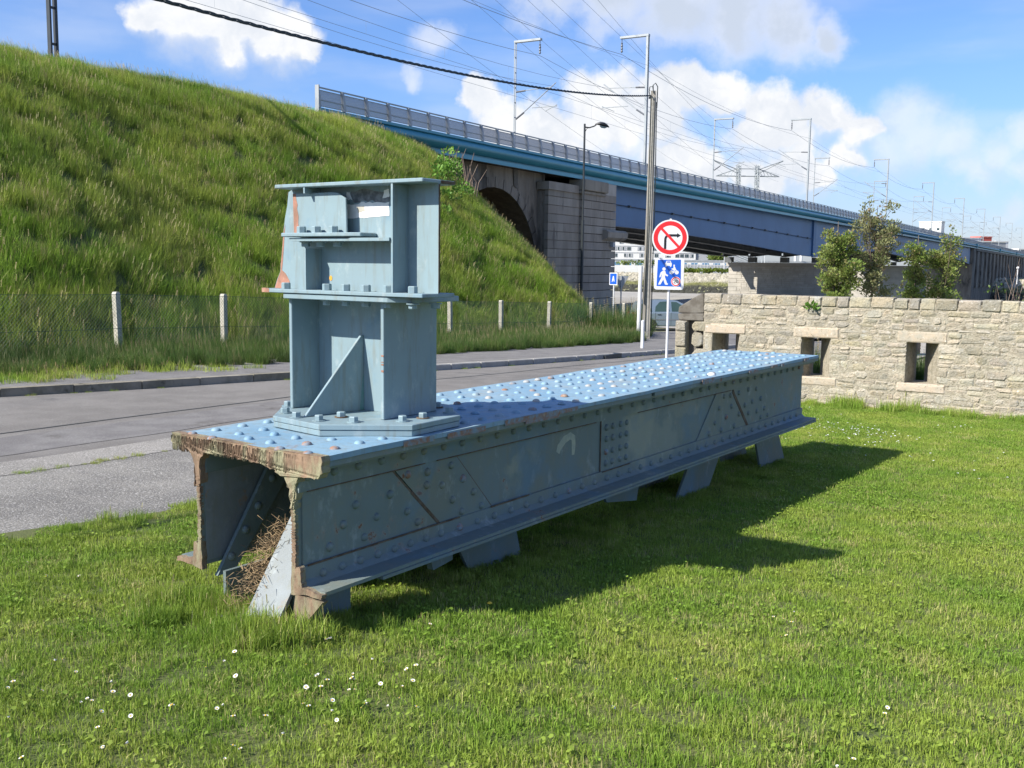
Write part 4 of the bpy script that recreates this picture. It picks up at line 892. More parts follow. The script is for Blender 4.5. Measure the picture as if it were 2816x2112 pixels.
# ================================================================== chain link fence
fc = root('chain_link_fence', 'green chain link fence on pale concrete posts along the foot of the bank', 'fence', P(13.24, 16.45, Gs(13.24)))
fm = MB(); fm.prism([(-.055, 0), (.055, 0), (.055, 1.36), (.03, 1.40), (-.03, 1.40), (-.055, 1.36)], 1, -.055, .055); fme = fm.mesh('post', M['concrete'])
FP = [10.4, 13.24, 15.97, 18.9, 21.9, 24.85, 27.75, 30.96, 34.28, 37.28]
for i, s in enumerate(FP):
    p = P(s, 16.45, Gs(s)) - fc.location; inst('post', fme, fc, p, rot=(random.uniform(-.02, .02), random.uniform(-.02, .02), RB+random.uniform(-.1, .1)))
mw = MB(); fs0 = FP[0]; LnF = FP[-1]-fs0; stp = .075
def fp(s, h): return P(s, 16.36, Gs(s)+h)-fc.location
for k in range(int((LnF+1.3)/stp)):
    s0 = fs0-1.3+k*stp
    for sgn in (1, -1):
        a, b = (s0, s0+1.3) if sgn > 0 else (s0+1.3, s0)
        z0, z1 = .04, 1.34
        lo, hi = min(a, b), max(a, b)
        if hi < fs0 or lo > FP[-1]: continue
        pa, pb = fp(a, z0), fp(b, z1); r = .0026
        mw.add([pa+Vector((-r, 0, 0)), pa+Vector((r, 0, 0)), pb+Vector((r, 0, 0)), pb+Vector((-r, 0, 0)), pa+Vector((0, r, 0)), pb+Vector((0, r, 0))], [(0, 1, 2, 3), (1, 4, 5, 2), (4, 0, 3, 5)])
mw.build('wire_mesh', M['chainlink'], fc, kind='stuff')
b = MB()
for h in (1.35, .7, .05):
    for s0, s1 in zip(FP, FP[1:]): b.tube([fp(s0, h), fp((s0+s1)/2, h-.012), fp(s1, h)], .004, 4)
b.build('tension_wire', M['chainlink'], fc)
# ================================================================== bollard and signs

p = P(28.1, 11.55); b = MB(); b.lathe([(.052, -.1), (.052, .80), (.045, .835), (.02, .85)], (0, 0, 0), 16); o = b.build('bollard', M['white'], smooth=False, label='white round bollard standing on the kerb behind the girder', cat='bollard'); o.location = (3.86, 30.2, G(3.86, 30.2)+.1)
sg = root('road_sign', 'white pole carrying the red ring no right turn disc over a blue zone panel', 'road sign', (3.80, 25., G(3.80, 25)), R(-9))
z0 = G(3.8, 25)
b = MB(); b.tube([(0, .05, -.1), (0, .05, 2.66-z0)], .032, 14); o = b.build('pole', M['white'], sg, smooth=False)
def disc(name, r, th, y, mat, zc, parent, n=40, xc=0): 
    b = MB(); b.prism([(xc+math.cos(2*math.pi*k/n)*r, zc+math.sin(2*math.pi*k/n)*r) for k in range(n)], 1, y-th, y); return b.build(name, mat, parent)
zc = 2.275-z0
dk = disc('round_panel', .435, .025, 0, M['white'], zc, sg)
def ring(name, r0, r1, y, mat, xc, zc, parent, n=40):
    b = MB(); v = []
    for k in range(n):
        a = 2*math.pi*k/n; c, s_ = math.cos(a), math.sin(a); v += [(xc+c*r0, y, zc+s_*r0), (xc+c*r1, y, zc+s_*r1), (xc+c*r1, y+.002, zc+s_*r1), (xc+c*r0, y+.002, zc+s_*r0)]
    f = []
    for k in range(n):
        i, j = 4*k, 4*((k+1) % n); f += [(i, j, j+1, i+1), (i+1, j+1, j+2, i+2), (i+3, i, i+0, j)] if False else [(i, j, j+1, i+1), (i+1, j+1, j+2, i+2), (j, i, i+3, j+3)]
    return b.add(v, f).build(name, mat, parent)
ring('red_ring', .295, .40, -.0275, M['red'], 0, zc, dk)
def flat(poly, y, name, mat, parent, th=.002):
    b = MB(); b.prism(poly, 1, y-th, y); return b.build(name, mat, parent)
def strip(pts, w_, y, name, mat, parent):
    b = MB(); L_, R_ = [], []
    for i, p_ in enumerate(pts):
        d = Vector((pts[min(i+1, len(pts)-1)][0]-pts[max(i-1, 0)][0], pts[min(i+1, len(pts)-1)][1]-pts[max(i-1, 0)][1])).normalized()
        L_.append((p_[0]-d.y*w_/2, p_[1]+d.x*w_/2)); R_.append((p_[0]+d.y*w_/2, p_[1]-d.x*w_/2))
    for i in range(len(pts)-1): b.prism([L_[i], L_[i+1], R_[i+1], R_[i]], 1, y-.002, y)
    return b.build(name, mat, parent)
strip([(-.115, zc-.27), (-.115, zc-.03), (-.105, zc+.01), (-.075, zc+.045), (-.03, zc+.058), (.17, zc+.058)], .055, -.0265, 'turn_arrow', M['black'], dk)
flat([(.165, zc+.115), (.255, zc+.058), (.165, zc+.0)], -.0265, 'turn_arrow', M['black'], dk)
strip([(-.225, zc+.235), (.225, zc-.235)], .062, -.0295, 'red_slash', M['red'], dk)
flat([(-.03, zc+.425), (.03, zc+.425), (.02, zc+.458), (-.02, zc+.458)], -.003, 'top_tab', M['white'], dk)
zp = 1.405-z0; W2, H2 = .355, .385
def rrect(w_, h_, r, cx=0, cz=0, n=4):
    o = []
    for sx, sz, a0 in ((1, 1, 0), (-1, 1, 90), (-1, -1, 180), (1, -1, 270)):
        for k in range(n+1): a = R(a0+90*k/n); o.append((cx+sx*(w_-r)+math.cos(a)*r, cz+sz*(h_-r)+math.sin(a)*r))
    return o
b = MB(); b.prism(rrect(W2, H2, .06, .0, zp), 1, -.025, 0); sp = b.build('square_panel', M['white'], sg)
flat([(-.295, zp-.30), (.29, zp-.31), (.275, zp+.345), (-.28, zp+.335)], -.0255, 'blue_field', M['blue'], sp)
y_ = -.028
# car symbol
flat([(-.095, zp+.20), (-.105, zp+.25), (-.085, zp+.265), (-.07, zp+.315), (.03, zp+.315), (.045, zp+.265), (.06, zp+.25), (.055, zp+.20), (.045, zp+.17), (.02, zp+.17), (.015, zp+.195), (-.055, zp+.195), (-.06, zp+.17), (-.085, zp+.17)], y_, 'car_symbol', M['white'], sp)
flat([(-.062, zp+.272), (-.052, zp+.30), (.012, zp+.30), (.022, zp+.272)], y_-.0025, 'car_symbol', M['blue'], sp)
# rider
for cx in (.035, .165): disc('rider_symbol', .048, .002, y_, M['white'], zp+.035, sp, 16, cx+.02)
disc('rider_symbol', .020, .002, y_, M['white'], zp+.205, sp, 12, .115)
flat([(.10, zp+.185), (.13, zp+.185), (.165, zp+.11), (.20, zp+.06), (.17, zp+.055), (.14, zp+.095), (.125, zp+.02), (.10, zp+.02), (.105, zp+.09), (.08, zp+.10), (.05, zp+.115), (.06, zp+.13), (.10, zp+.135)], y_-.0005, 'rider_symbol', M['white'], sp)
# walker
disc('walker_symbol', .040, .002, y_, M['white'], zp+.115, sp, 16, -.125)
flat([(-.155, zp+.07), (-.095, zp+.07), (-.075, zp+.0), (-.02, zp-.035), (-.035, zp-.065), (-.09, zp-.04), (-.10, zp-.04), (-.09, zp-.10), (-.04, zp-.23), (-.015, zp-.245), (-.035, zp-.27), (-.09, zp-.262), (-.135, zp-.14), (-.20, zp-.262), (-.255, zp-.265), (-.25, zp-.24), (-.185, zp-.10), (-.175, zp-.0), (-.205, zp-.09), (-.235, zp-.085), (-.205, zp+.03)], y_, 'walker_symbol', M['white'], sp)
disc('speed_disc', .118, .002, y_-.0008, M['white'], zp-.185, sp, 28, .168); ring('speed_ring', .085, .108, y_-.0055, M['red'], .168, zp-.185, sp, 28)
def digit2(x, z, h): strip([(x-.022, z+h*.62), (x-.018, z+h*.85), (x, z+h*.95), (x+.018, z+h*.85), (x+.02, z+h*.65), (x-.022, z+h*.08), (x+.026, z+h*.08)], .013, y_-.004, 'speed_digit', M['black'], sp)
digit2(.138, zp-.232, .095); ring('speed_digit', .020, .033, y_-.0055, M['black'], .198, zp-.186, sp, 14)
# small signs further back
s2 = root('pedestrian_sign', 'small blue square sign with a walker on a thin pole far behind the fence', 'road sign', (4.9, 50., G(4.9, 50)), R(-45)); zg = G(4.9, 50)
b = MB(); b.tube([(0, .03, 0), (0, .03, 1.2-zg)], .035, 8); b.build('pole', M['white'], s2)
b = MB(); b.prism(rrect(.25, .30, .03, 0, .93-zg), 1, -.02, 0); q_ = b.build('panel', M['white'], s2); flat(rrect(.21, .26, .02, 0, .93-zg), -.021, 'blue_field', M['blue'], q_); flat([(-.02, 1.07-zg), (.03, 1.07-zg), (.08, .8-zg), (.04, .8-zg), (0, .9-zg), (-.06, .78-zg), (-.09, .78-zg)], -.024, 'walker_symbol', M['white'], q_)
s3 = root('yield_sign', 'back of a grey triangular sign beside the small blue walker sign', 'road sign', (5.3, 50.3, G(5.3, 50.3)), R(10))
b = MB(); b.tube([(0, -.03, 0), (0, -.03, 1.1-zg)], .035, 8); b.build('pole', M['galv'], s3)
b = MB(); b.prism([(-.4, 1.1-zg), (.4, 1.1-zg), (0, .4-zg)], 1, 0, .02); b.build('panel', M['galv'], s3)
# ================================================================== utility pole, cable, lamp
up = root('utility_pole', 'tall pale concrete utility pole with a conduit strapped to its side', 'pole', (4.96, 38, G(4.96, 38)-.1)); zg = G(4.96, 38)
b = MB(); b.add([(-.15, -.11, -.5), (.15, -.11, -.5), (.15, .11, -.5), (-.15, .11, -.5), (-.035, -.075, 8.0-zg), (.145, -.075, 8.0-zg), (.145, .075, 8.0-zg), (-.035, .075, 8.0-zg)], [(3,2,1,0),(4,5,6,7),(0,1,5,4),(1,2,6,5),(2,3,7,6),(3,0,4,7)])
b.build('shaft', M['pole'], up)
b = MB(); b.box((-.02, -.118, .3), (.075, -.08, 7.8-zg)); b.build('recessed_face', M['concrete'], up)
b = MB(); b.tube([(.19, -.05, .5), (.20, -.05, 6), (.17, -.05, 7.6-zg)], .02, 6); b.tube([(-.04, -.13, .5), (.02, -.12, 5), (.04, -.11, 7.7-zg)], .014, 6)
b.tube([(-.10, -.13, 1.5), (-.03, -.11, 4.5), (-.05, -.10, 7.7-zg), (-.12, -.1, 7.95-zg), (-.1, -.1, 8.12-zg), (0, -.1, 8.15-zg), (.05, -.1, 7.9-zg)], .018, 6)
b.tube([(.05, 0, 7.9-zg), (.03, 0, 8.2-zg), (.12, 0, 8.28-zg), (.20, 0, 8.15-zg), (.19, 0, 7.4-zg)], .02, 6); b.build('service_cable', M['cable'], up)
b = MB(); b.tube([(-.27, -.05, .2), (-.24, -.05, 2.9)], .075, 12); b.build('conduit', M['white'], up)
MB().box((-.12, -.1, 7.72-zg), (.0, .02, 7.78-zg)).build('bracket', M['darksteel'], up)
# twisted black cable
p0 = Vector((4.92, 37.9, 7.72)); p1 = Vector((-7.6, 3.5, 4.25)); n = 90; cb = MB(); path = []
for i in range(n+1):
    t_ = i/n; p = p0.lerp(p1, t_); p.z -= 1.0*4*t_*(1-t_)*.62; path.append(p)
d_ = (p1-p0).normalized(); sx = d_.cross(Vector((0, 0, 1))).normalized(); sz = sx.cross(d_)
for ph in (0, 2.1, 4.2):
    pp = []
    for i in range(n*4+1):
        t_ = i/(n*4); k = min(n-1, int(t_*n)); p = path[k].lerp(path[k+1], t_*n-k); a = t_*260+ph; pp.append(p+(sx*math.cos(a)+sz*math.sin(a))*.016)
    cb.tube(pp, .0135, 4, caps=False)
cb.build('twisted_cable', M['cable'], label='thick black twisted cable sagging from the utility pole to the upper left', cat='cable')
lp = root('street_lamp', 'black street lamp with curved arm in front of the railway pier', 'street lamp', (3.74, 56, .5))
b = MB(); b.tube([(0, 0, -2), (0, 0, 3.5)], .085, 10); b.tube([(0, 0, 3.5), (0, 0, 8.62)], .055, 10); b.build('column', M['darksteel'], lp)
b = MB(); b.tube([(0, 0, 8.45), (.25, 0, 8.42), (.5, 0, 8.50), (.62, 0, 8.58)], .035, 8); b.tube([(0, 0, 8.15), (.12, 0, 8.38), (.25, 0, 8.42)], .02, 6); b.build('arm', M['darksteel'], lp)
b = MB(); v = []; prof = [(.55, .02, 8.60), (.68, .10, 8.61), (.85, .17, 8.60), (1.05, .19, 8.56), (1.22, .14, 8.50), (1.32, .04, 8.45)]
for x, w_, z in prof:
    for k in range(8): a = math.pi*2*k/8; v.append((x, math.cos(a)*w_, z+math.sin(a)*w_*(.75 if math.sin(a) > 0 else .35)))
b.add(v, [(i*8+k, (i+1)*8+k, (i+1)*8+(k+1) % 8, i*8+(k+1) % 8) for i in range(5) for k in range(8)]); b.build('lamp_head', M['black'], lp, smooth=True)
b = MB(); b.prism([(.8, 8.53), (.9, 8.43), (1.1, 8.40), (1.24, 8.47)], 1, -.1, .1); b.build('lens', M['glass'], lp)
# ================================================================== car
car = root('parked_car', 'silver blue estate car half hidden between the pole and the wall', 'car', (8.28, 53.4, G(8.28, 53.4)), R(4))
hw = .86
b = MB(); low = [(-2.12, .30), (-2.14, .62), (-2.08, .92), (-.2, .98), (1.05, .96), (1.75, .86), (2.08, .70), (2.14, .45), (2.1, .28), (1.62, .26), (1.58, .45), (1.42, .60), (1.22, .62), (1.02, .55), (.9, .40), (.88, .24), (-.92, .24), (-.95, .42), (-1.08, .58), (-1.28, .63), (-1.5, .58), (-1.62, .40), (-1.65, .26)]
b.prism(low, 1, -hw, hw); o = b.build('body', M['silver'], car); bevel(o, .05, 2)
roof = [(-2.02, .93), (-1.86, 1.42), (-1.5, 1.55), (-.6, 1.60), (.15, 1.56), (.75, 1.28), (1.22, .93)]
v = []
for x, z in roof: k = hw-.04-(z-.93)*.32; v += [(x, -k, z), (x, k, z)]
f = [(2*i, 2*i+2, 2*i+3, 2*i+1) for i in range(6)]+[tuple(range(0, 14, 2))[::-1], tuple(range(1, 14, 2))]+[(1, 13, 12, 0)]
o = MB().add(v, f).build('cabin', M['silver'], car)
def sidewin(pts, mat='glass_g', name='window'):
    vs_ = []
    for sgn in (-1, 1):
        b = MB(); v0 = [(x, sgn*(hw-.035-(z-.93)*.32), z) for x, z in pts]; v1 = [(x, sgn*(hw-.06-(z-.93)*.32), z) for x, z in pts]; n = len(pts)
        fs = [(i, (i+1) % n, n+(i+1) % n, n+i) for i in range(n)]+[tuple(range(n)) if sgn > 0 else tuple(range(n))[::-1]]
        b.add(v0+v1, fs).build(name, M[mat], car)
sidewin([(-1.85, .98), (-1.72, 1.38), (-1.40, 1.45), (-1.15, 1.0)]); sidewin([(-1.02, .99), (-.98, 1.25), (-.75, 1.50), (-.32, 1.52), (-.24, 1.0)]); sidewin([(-.14, 1.0), (-.16, 1.50), (.12, 1.49), (.55, 1.24), (.80, 1.0)])
v = [(.78, -.70, 1.27), (.78, .70, 1.27), (.17, -.62, 1.55), (.17, .62, 1.55), (1.20, -.78, .95), (1.20, .78, .95)]
MB().add([(x+.01, y, z+.015) for x, y, z in v], [(2, 0, 1, 3), (0, 4, 5, 1)]).build('windscreen', M['glass'], car)
for sgn in (-1, 1):
    b = MB(); b.box((-1.9, sgn*hw-.012, .56), (2.0, sgn*hw+.012, .61)); b.build('side_trim', M['chrome'], car)
    b = MB(); b.box((.62, sgn*(hw+.10)-.09, .96), (.80, sgn*(hw+.10)+.09, 1.10)); o = b.build('wing_mirror', M['silver'], car); bevel(o, .04, 2)
    for x in (-.78, .32): MB().box((x-.1, sgn*hw-.02, .82), (x+.08, sgn*hw+.03, .86)).build('door_handle', M['black'], car)
    for x in (-1.0, -.18): MB().box((x-.006, sgn*hw-.003, .3), (x+.006, sgn*hw+.004, .95)).build('door_gap', M['black'], car)
    for x in (-1.28, 1.24):
        b = MB(); b.prism([(x+math.cos(k*.3142)*.31, .31+math.sin(k*.3142)*.31) for k in range(20)], 1, sgn*hw-.1, sgn*hw+.01); wh = b.build('wheel', M['rubber'], car)
        b = MB(); b.prism([(x+math.cos(k*.45)*.20, .31+math.sin(k*.45)*.20) for k in range(14)], 1, sgn*hw-.05, sgn*hw+.02); b.build('rim', M['chrome'], wh)
    MB().box((2.02, sgn*.6-.16, .62), (2.12, sgn*.6+.16, .74)).build('headlight', M['glass'], car); MB().box((-2.15, sgn*.7-.1, .7), (-2.08, sgn*.7+.1, .95)).build('tail_light', M['red'], car)
# ================================================================== railway bridge (frame: x along the track, y away, z up)
rb = root('railway_bridge', 'long blue steel railway bridge with teal fascia pipe and grey parapet', 'bridge', (0, 0, 0), RB)
D0, D1, QF = 33.6, 470., 28.8
b = MB(); n = 14; v = []; prof = []
for k in range(n+1):
    a = R(100)-R(215)*k/n; prof.append((QF+.37-math.cos(a-R(90))*0-math.sin(math.pi*k/n)*.37*1.0, 7.99-.70*(k/n)))
prof = [(QF+.06, 8.0), (QF+.0, 7.97), (QF+.0, 7.86)]+[(QF+.12-math.sin(math.pi*k/10)*.30, 7.84-.56*k/10) for k in range(11)]+[(QF+.30, 7.25), (QF+.30, 7.16), (QF+.02, 7.13), (QF+.02, 6.93), (QF+.10, 6.93), (QF+.10, 7.05), (QF+.75, 7.05), (QF+.75, 8.0)]
SEG = [D0]+[60, 90, 130, 190, 260, 340, D1]
m_ = len(prof); v = [(s, q, z) for s in SEG for q, z in prof]
f = [(i*m_+k, i*m_+(k+1) % m_, (i+1)*m_+(k+1) % m_, (i+1)*m_+k) for i in range(len(SEG)-1) for k in range(m_)]+[tuple(range(m_))]
b.add(v, f).build('fascia_pipe', M['teal'], rb, smooth=False)
rb.children[0].data.polygons.foreach_set('use_smooth', [True]*len(rb.children[0].data.polygons)); 
try: rb.children[0].data.set_sharp_from_angle(angle=R(30))
except Exception: pass
MB().box((D0, QF+.75, 7.05), (D1, QF+12.6, 7.95)).build('deck_slab', M['masonry'], rb)
MB().box((D0, QF+12.6, 6.95), (D1, QF+13.0, 8.1)).build('far_fascia', M['teal'], rb)
MB().box((D0+1, QF+1.6, 7.951), (D1, QF+11.4, 8.25)).build('ballast', M['gravel'], rb)
# parapet
pb = MB(); pb.prism([(QF-.02, 8.0), (QF+.16, 8.0), (QF+.16, 8.5), (QF+.22, 8.82), (QF+.10, 8.83), (QF+.03, 8.5)], 0, -.065, .065); pme = pb.mesh('parapet_post', M['galv'])
pn = MB(); pn.prism([(QF+.10, 8.06), (QF+.12, 8.06), (QF+.15, 8.5), (QF+.19, 8.72), (QF+.17, 8.72), (QF+.13, 8.5)], 0, .06, 1.57); pnm = pn.mesh('mesh_panel', M['panel'])
pr2 = MB(); pr2.box((.05, QF+.09, 8.30), (1.58, QF+.14, 8.335)); pr2.box((.05, QF+.07, 8.05), (1.58, QF+.12, 8.08)); pr2.box((.05, QF+.15, 8.71), (1.58, QF+.19, 8.735)); prm = pr2.mesh('parapet_rail', M['galv'])
s = D0; k = 0
far = MB()
while s < D1-1.7:
    if k < 265:
        inst('parapet_post', pme, rb, (s, 0, 0)); inst('mesh_panel', pnm, rb, (s, 0, 0)); inst('parapet_rail', prm, rb, (s, 0, 0))
    s += 1.62; k += 1
b = MB(); b.box((D0-.03, QF+.15, 8.81), (D1, QF+.24, 8.86)); b.build('top_rail', M['galv'], rb)
MB().box((D0-.08, QF+.0, 7.6), (D0-.02, QF+.20, 8.90)).build('end_post', M['galv'], rb)
b = MB()
for s in (285, 352, 420): b.box((s-.3, QF-.35, 7.1), (s+.3, QF+.1, 8.1))
for s in (285, 352, 420): b.box((s-.9, QF-.25, 7.5), (s+.9, QF+.1, 7.75))
b.build('fascia_bracket', M['teal'], rb)
# haunched plate girders
def zbot(s, s0=66.5, s1=120.5):
    u = min(1, max(0, (s-s0)/(s1-s0))); return 4.35-1.55*(u**1.5 if u < .9 else .9**1.5+(u-.9)*.6)
def zbot2(s): u = (s-122)/(78.); u = min(1, max(0, u)); return 2.85+1.25*math.sin(math.pi*u)
def zbot3(s): u = min(1, max(0, (s-200.5)/80)); return 2.9+1.2*math.sin(math.pi*u)
for gi, q in enumerate((29.62, 33.2, 37.2, 40.6)):
    for (a, bb, zf) in ((63.2, 120.8, zbot), (121.6, 200.2, zbot2), (200.8, 280, zbot3)):
        pts_ = [(a+(bb-a)*k/18, zf(a+(bb-a)*k/18)) for k in range(19)]
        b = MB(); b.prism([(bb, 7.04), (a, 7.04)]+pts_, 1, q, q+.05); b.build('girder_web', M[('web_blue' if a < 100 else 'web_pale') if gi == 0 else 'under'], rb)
        b = MB()
        for (s0_, z0_), (s1_, z1_) in zip(pts_, pts_[1:]): b.add([(s0_, q-.03 if gi == 0 else q-.3, z0_-.07), (s1_, q-.03 if gi == 0 else q-.3, z1_-.07), (s1_, q+.35, z1_-.07), (s0_, q+.35, z0_-.07), (s0_, q-.03 if gi == 0 else q-.3, z0_-.005), (s1_, q-.03 if gi == 0 else q-.3, z1_-.005), (s1_, q+.35, z1_-.005), (s0_, q+.35, z0_-.005)], [(3,2,1,0),(4,5,6,7),(0,1,5,4),(2,3,7,6)])
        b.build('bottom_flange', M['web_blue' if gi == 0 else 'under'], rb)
MB().box((120.3, 29.45, 2.8), (121.5, 29.6, 7.04)).build('end_stiffener', M['web_blue'], rb)
cb = MB()
for s in np.arange(64, 280, 4.2):
    zf = zbot(s) if s < 121 else (zbot2(s) if s < 200 else zbot3(s)); cb.box((s, 29.7, zf+.35), (s+.14, 40.6, zf+.75))
cb.build('cross_beams', M['under'], rb, kind='stuff')
b = MB(); b.tube([(63.3+(120-63.3)*k/20, 29.5, 5.75-.55*(k/20)**1.2*1.6) for k in range(21)], .03, 5); b.build('pipe_run', M['darksteel'], rb)
for k in range(1, 14):
    s = 63.3+k*4.2; u = (s-63.3)/(120-63.3); MB().box((s-.14, 29.44, 5.70-.55*u**1.2*1.6), (s+.14, 29.61, 5.84-.55*u**1.2*1.6)).build('pipe_clamp', M['darksteel'], rb)
for s in (125.2, 199.5):
    for q in (30.2, 34, 38, 41.): MB().box((s-.5, q-.45, 2.15), (s+.5, q+.45, 2.78)).build('bearing', M['under'], rb)
# ---- near abutment: arch wall and ashlar pier
ab = root('stone_abutment', 'tall soot stained stone abutment with an arch half buried in the bank', 'abutment', (0, 0, 0), RB)
QW = 29.75; ac, az_, ar_ = 49.3, .85, 5.0
n = 18; arc = [(ac+ar_*math.cos(math.pi*k/n), az_+ar_*math.sin(math.pi*k/n)) for k in range(n+1)]
b = MB()
v = [(x, QW, z) for x, z in arc]+[(x, QW, 7.0) for x, z in arc]; f = [(i+1, i, n+1+i, n+2+i) for i in range(n)]
b.add(v, f); b.box((36, QW, -2.5), (ac-ar_, QW+.2, 7.0)); b.box((ac+ar_, QW, -2.5), (55.2, QW+.2, 7.0)); b.build('arch_wall', M['masonry'], ab)
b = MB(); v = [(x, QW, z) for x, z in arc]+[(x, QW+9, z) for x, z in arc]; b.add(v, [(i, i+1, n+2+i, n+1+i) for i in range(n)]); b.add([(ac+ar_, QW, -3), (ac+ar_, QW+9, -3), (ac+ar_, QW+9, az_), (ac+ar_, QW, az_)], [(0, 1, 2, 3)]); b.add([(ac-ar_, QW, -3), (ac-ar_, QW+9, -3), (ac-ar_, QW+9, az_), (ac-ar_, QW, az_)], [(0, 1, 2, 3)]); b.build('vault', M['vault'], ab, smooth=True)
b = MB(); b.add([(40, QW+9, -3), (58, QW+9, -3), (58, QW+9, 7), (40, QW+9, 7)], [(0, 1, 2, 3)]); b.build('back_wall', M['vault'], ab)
for k in range(n):      # arch stones
    a0, a1 = math.pi*k/n+.008, math.pi*(k+1)/n-.008; b = MB()
    b.prism([(ac+ar_*.995*math.cos(a0), az_+ar_*.995*math.sin(a0)), (ac+(ar_+.55)*math.cos(a0), az_+(ar_+.55)*math.sin(a0)), (ac+(ar_+.55)*math.cos(a1), az_+(ar_+.55)*math.sin(a1)), (ac+ar_*.995*math.cos(a1), az_+ar_*.995*math.sin(a1))], 1, QW-.05, QW+.02); b.build('arch_stone', M['masonry'], ab)
MB().box((47.4, QW-.01, 6.45), (47.5, QW-.002, 7.)).build('drain_joint', M['black'], ab)
b = MB(); b.prism([(51.3, 7.0), (51.8, 7.0), (51.85, 6.2), (51.7, 5.9), (51.4, 6.05)], 1, QW-.06, QW-.052); b.build('soot_streak', M['stone_dark'], ab)
# pier core + ashlar courses
MB().box((54.3, 29.0, -3), (63.43, 42, 6.02)).build('pier_core', M['masonry'], ab)
zc_ = -1.6; ci = 0
while zc_ < 6.0:
    h_ = .52
    for (s0, s1, qf) in ((54.2, 58.4, 28.95), (58.4, 63.45, 28.72)):
        s = s0; first = True
        while s < s1-.05:
            L_ = random.uniform(1.6, 3.6) if not (first and ci % 2) else 1.2
            e_ = min(s1, s+L_)
            if s1-e_ < .45: e_ = s1
            b = MB(); b.box((0, 0, 0), (e_-s-.012, .26, h_-.04)); o = b.build('ashlar_block', M['ashlar'], ab); o.location = (s+.011, qf+random.uniform(0, .015), zc_); s = e_; first = False
    zc_ += h_; ci += 1
for z0_, z1_, o_ in ((6.03, 6.22, .12), (6.24, 6.92, .28)):
    o = MB().box((58.1, 28.72-o_, z0_), (61.6, 29.6, z1_)).build('cornice', M['ashlar'], ab); bevel(o, .04)
MB().box((61.62, 28.74, 6.03), (63.45, 29.9, 6.9)).build('cap_block', M['ashlar_pale'], ab)
MB().box((54.1, 28.85, 6.03), (58.08, 29.7, 6.5)).build('cap_block', M['ashlar'], ab)
b = MB(); b.prism([(28.3, 3.75), (28.35, 3.4), (28.6, 3.25), (29.8, 3.25), (29.8, 3.85), (28.5, 3.9)], 0, 61.4, 64.6); b.build('bearing_corbel', M['ashlar'], ab)
MB().box((62.6, 28.5, 2.8), (62.9, 28.72, 3.1)).build('wall_box', M['galv'], ab)
# ---- river piers
def pier(s0, label, big):
    pz = -9.5; r_ = root('bridge_pier', label, 'pier', P(s0, 28.8, -1.8), RB)
    off_ = lambda s, q, z: (s-s0, q-28.8, z+1.8)
    b = MB(); b.box(off_(s0+.06, 28.86, pz), off_(s0+5.5, 41.24, 2.0)); b.build('core', M['mortar' if big else 'ashlar_pale'], r_)
    o = MB().box(off_(s0-.25, 28.55, 1.70), off_(s0+5.8, 41.55, 2.1)).build('cap', M['ashlar_pale'], r_)
    z = 1.68; c = 0
    zend = -2.6 if big else -1.5
    while z > zend:
        hq = .52
        q = 28.8; blocks = [(28.8, 29.9 if c % 2 else 30.5), (41.3-(1.1 if c % 2 else 1.7), 41.3)]
        for a, e_ in blocks:
            b = MB(); b.box((0, 0, 0), (.1, e_-a-.03, hq-.035)); o = b.build('quoin', M['ashlar_pale'], r_); o.location = off_(s0, a+.015, z-hq)
        for row in range(2):
            q = blocks[0][1]; q1 = blocks[1][0]
            while q < q1-.02:
                L_ = random.uniform(.7, 1.15) if big else random.uniform(1.6, 2.4); e_ = min(q1, q+L_)
                if q1-e_ < .4: e_ = q1
                b = MB(); b.box((0, 0, 0), (.08, e_-q-.03, hq/2-.03)); o = b.build('pier_stone', M['ashlar_pale'], r_); o.location = off_(s0+random.uniform(.015, .03), q+.015, z-hq/2*(row+1)); q = e_
        z -= hq; c += 1
pier(126, 'nearest pale stone pier under the blue span, crossed by a diagonal shadow', True)
pier(199, 'second pale stone pier seen between the young trees', False)
vd = root('masonry_viaduct', 'dark stained stone viaduct carrying the railway away on the right', 'viaduct', (0, 0, 0), RB)
b = MB(); b.box((280, 28.9, -9.5), (286, 41.3, 3.2)); b.box((281.2, 28.85, 3.2), (286, 41.3, 7.04)); b.build('end_pier', M['masonry'], vd)
MB().box((286, 29.3, -9.5), (480, 41, 7.04)).build('wall', M['masonry'], vd)
for k in range(16):
    s = 289+k*11.2; w_ = 5.2
    MB().box((s, 28.75, -3), (s+w_, 29.3, 6.2)).build('buttress', M['masonry'], vd)
MB().box((286, 28.7, 6.3), (480, 29.3, 6.95)).build('string_course', M['masonry'], vd)
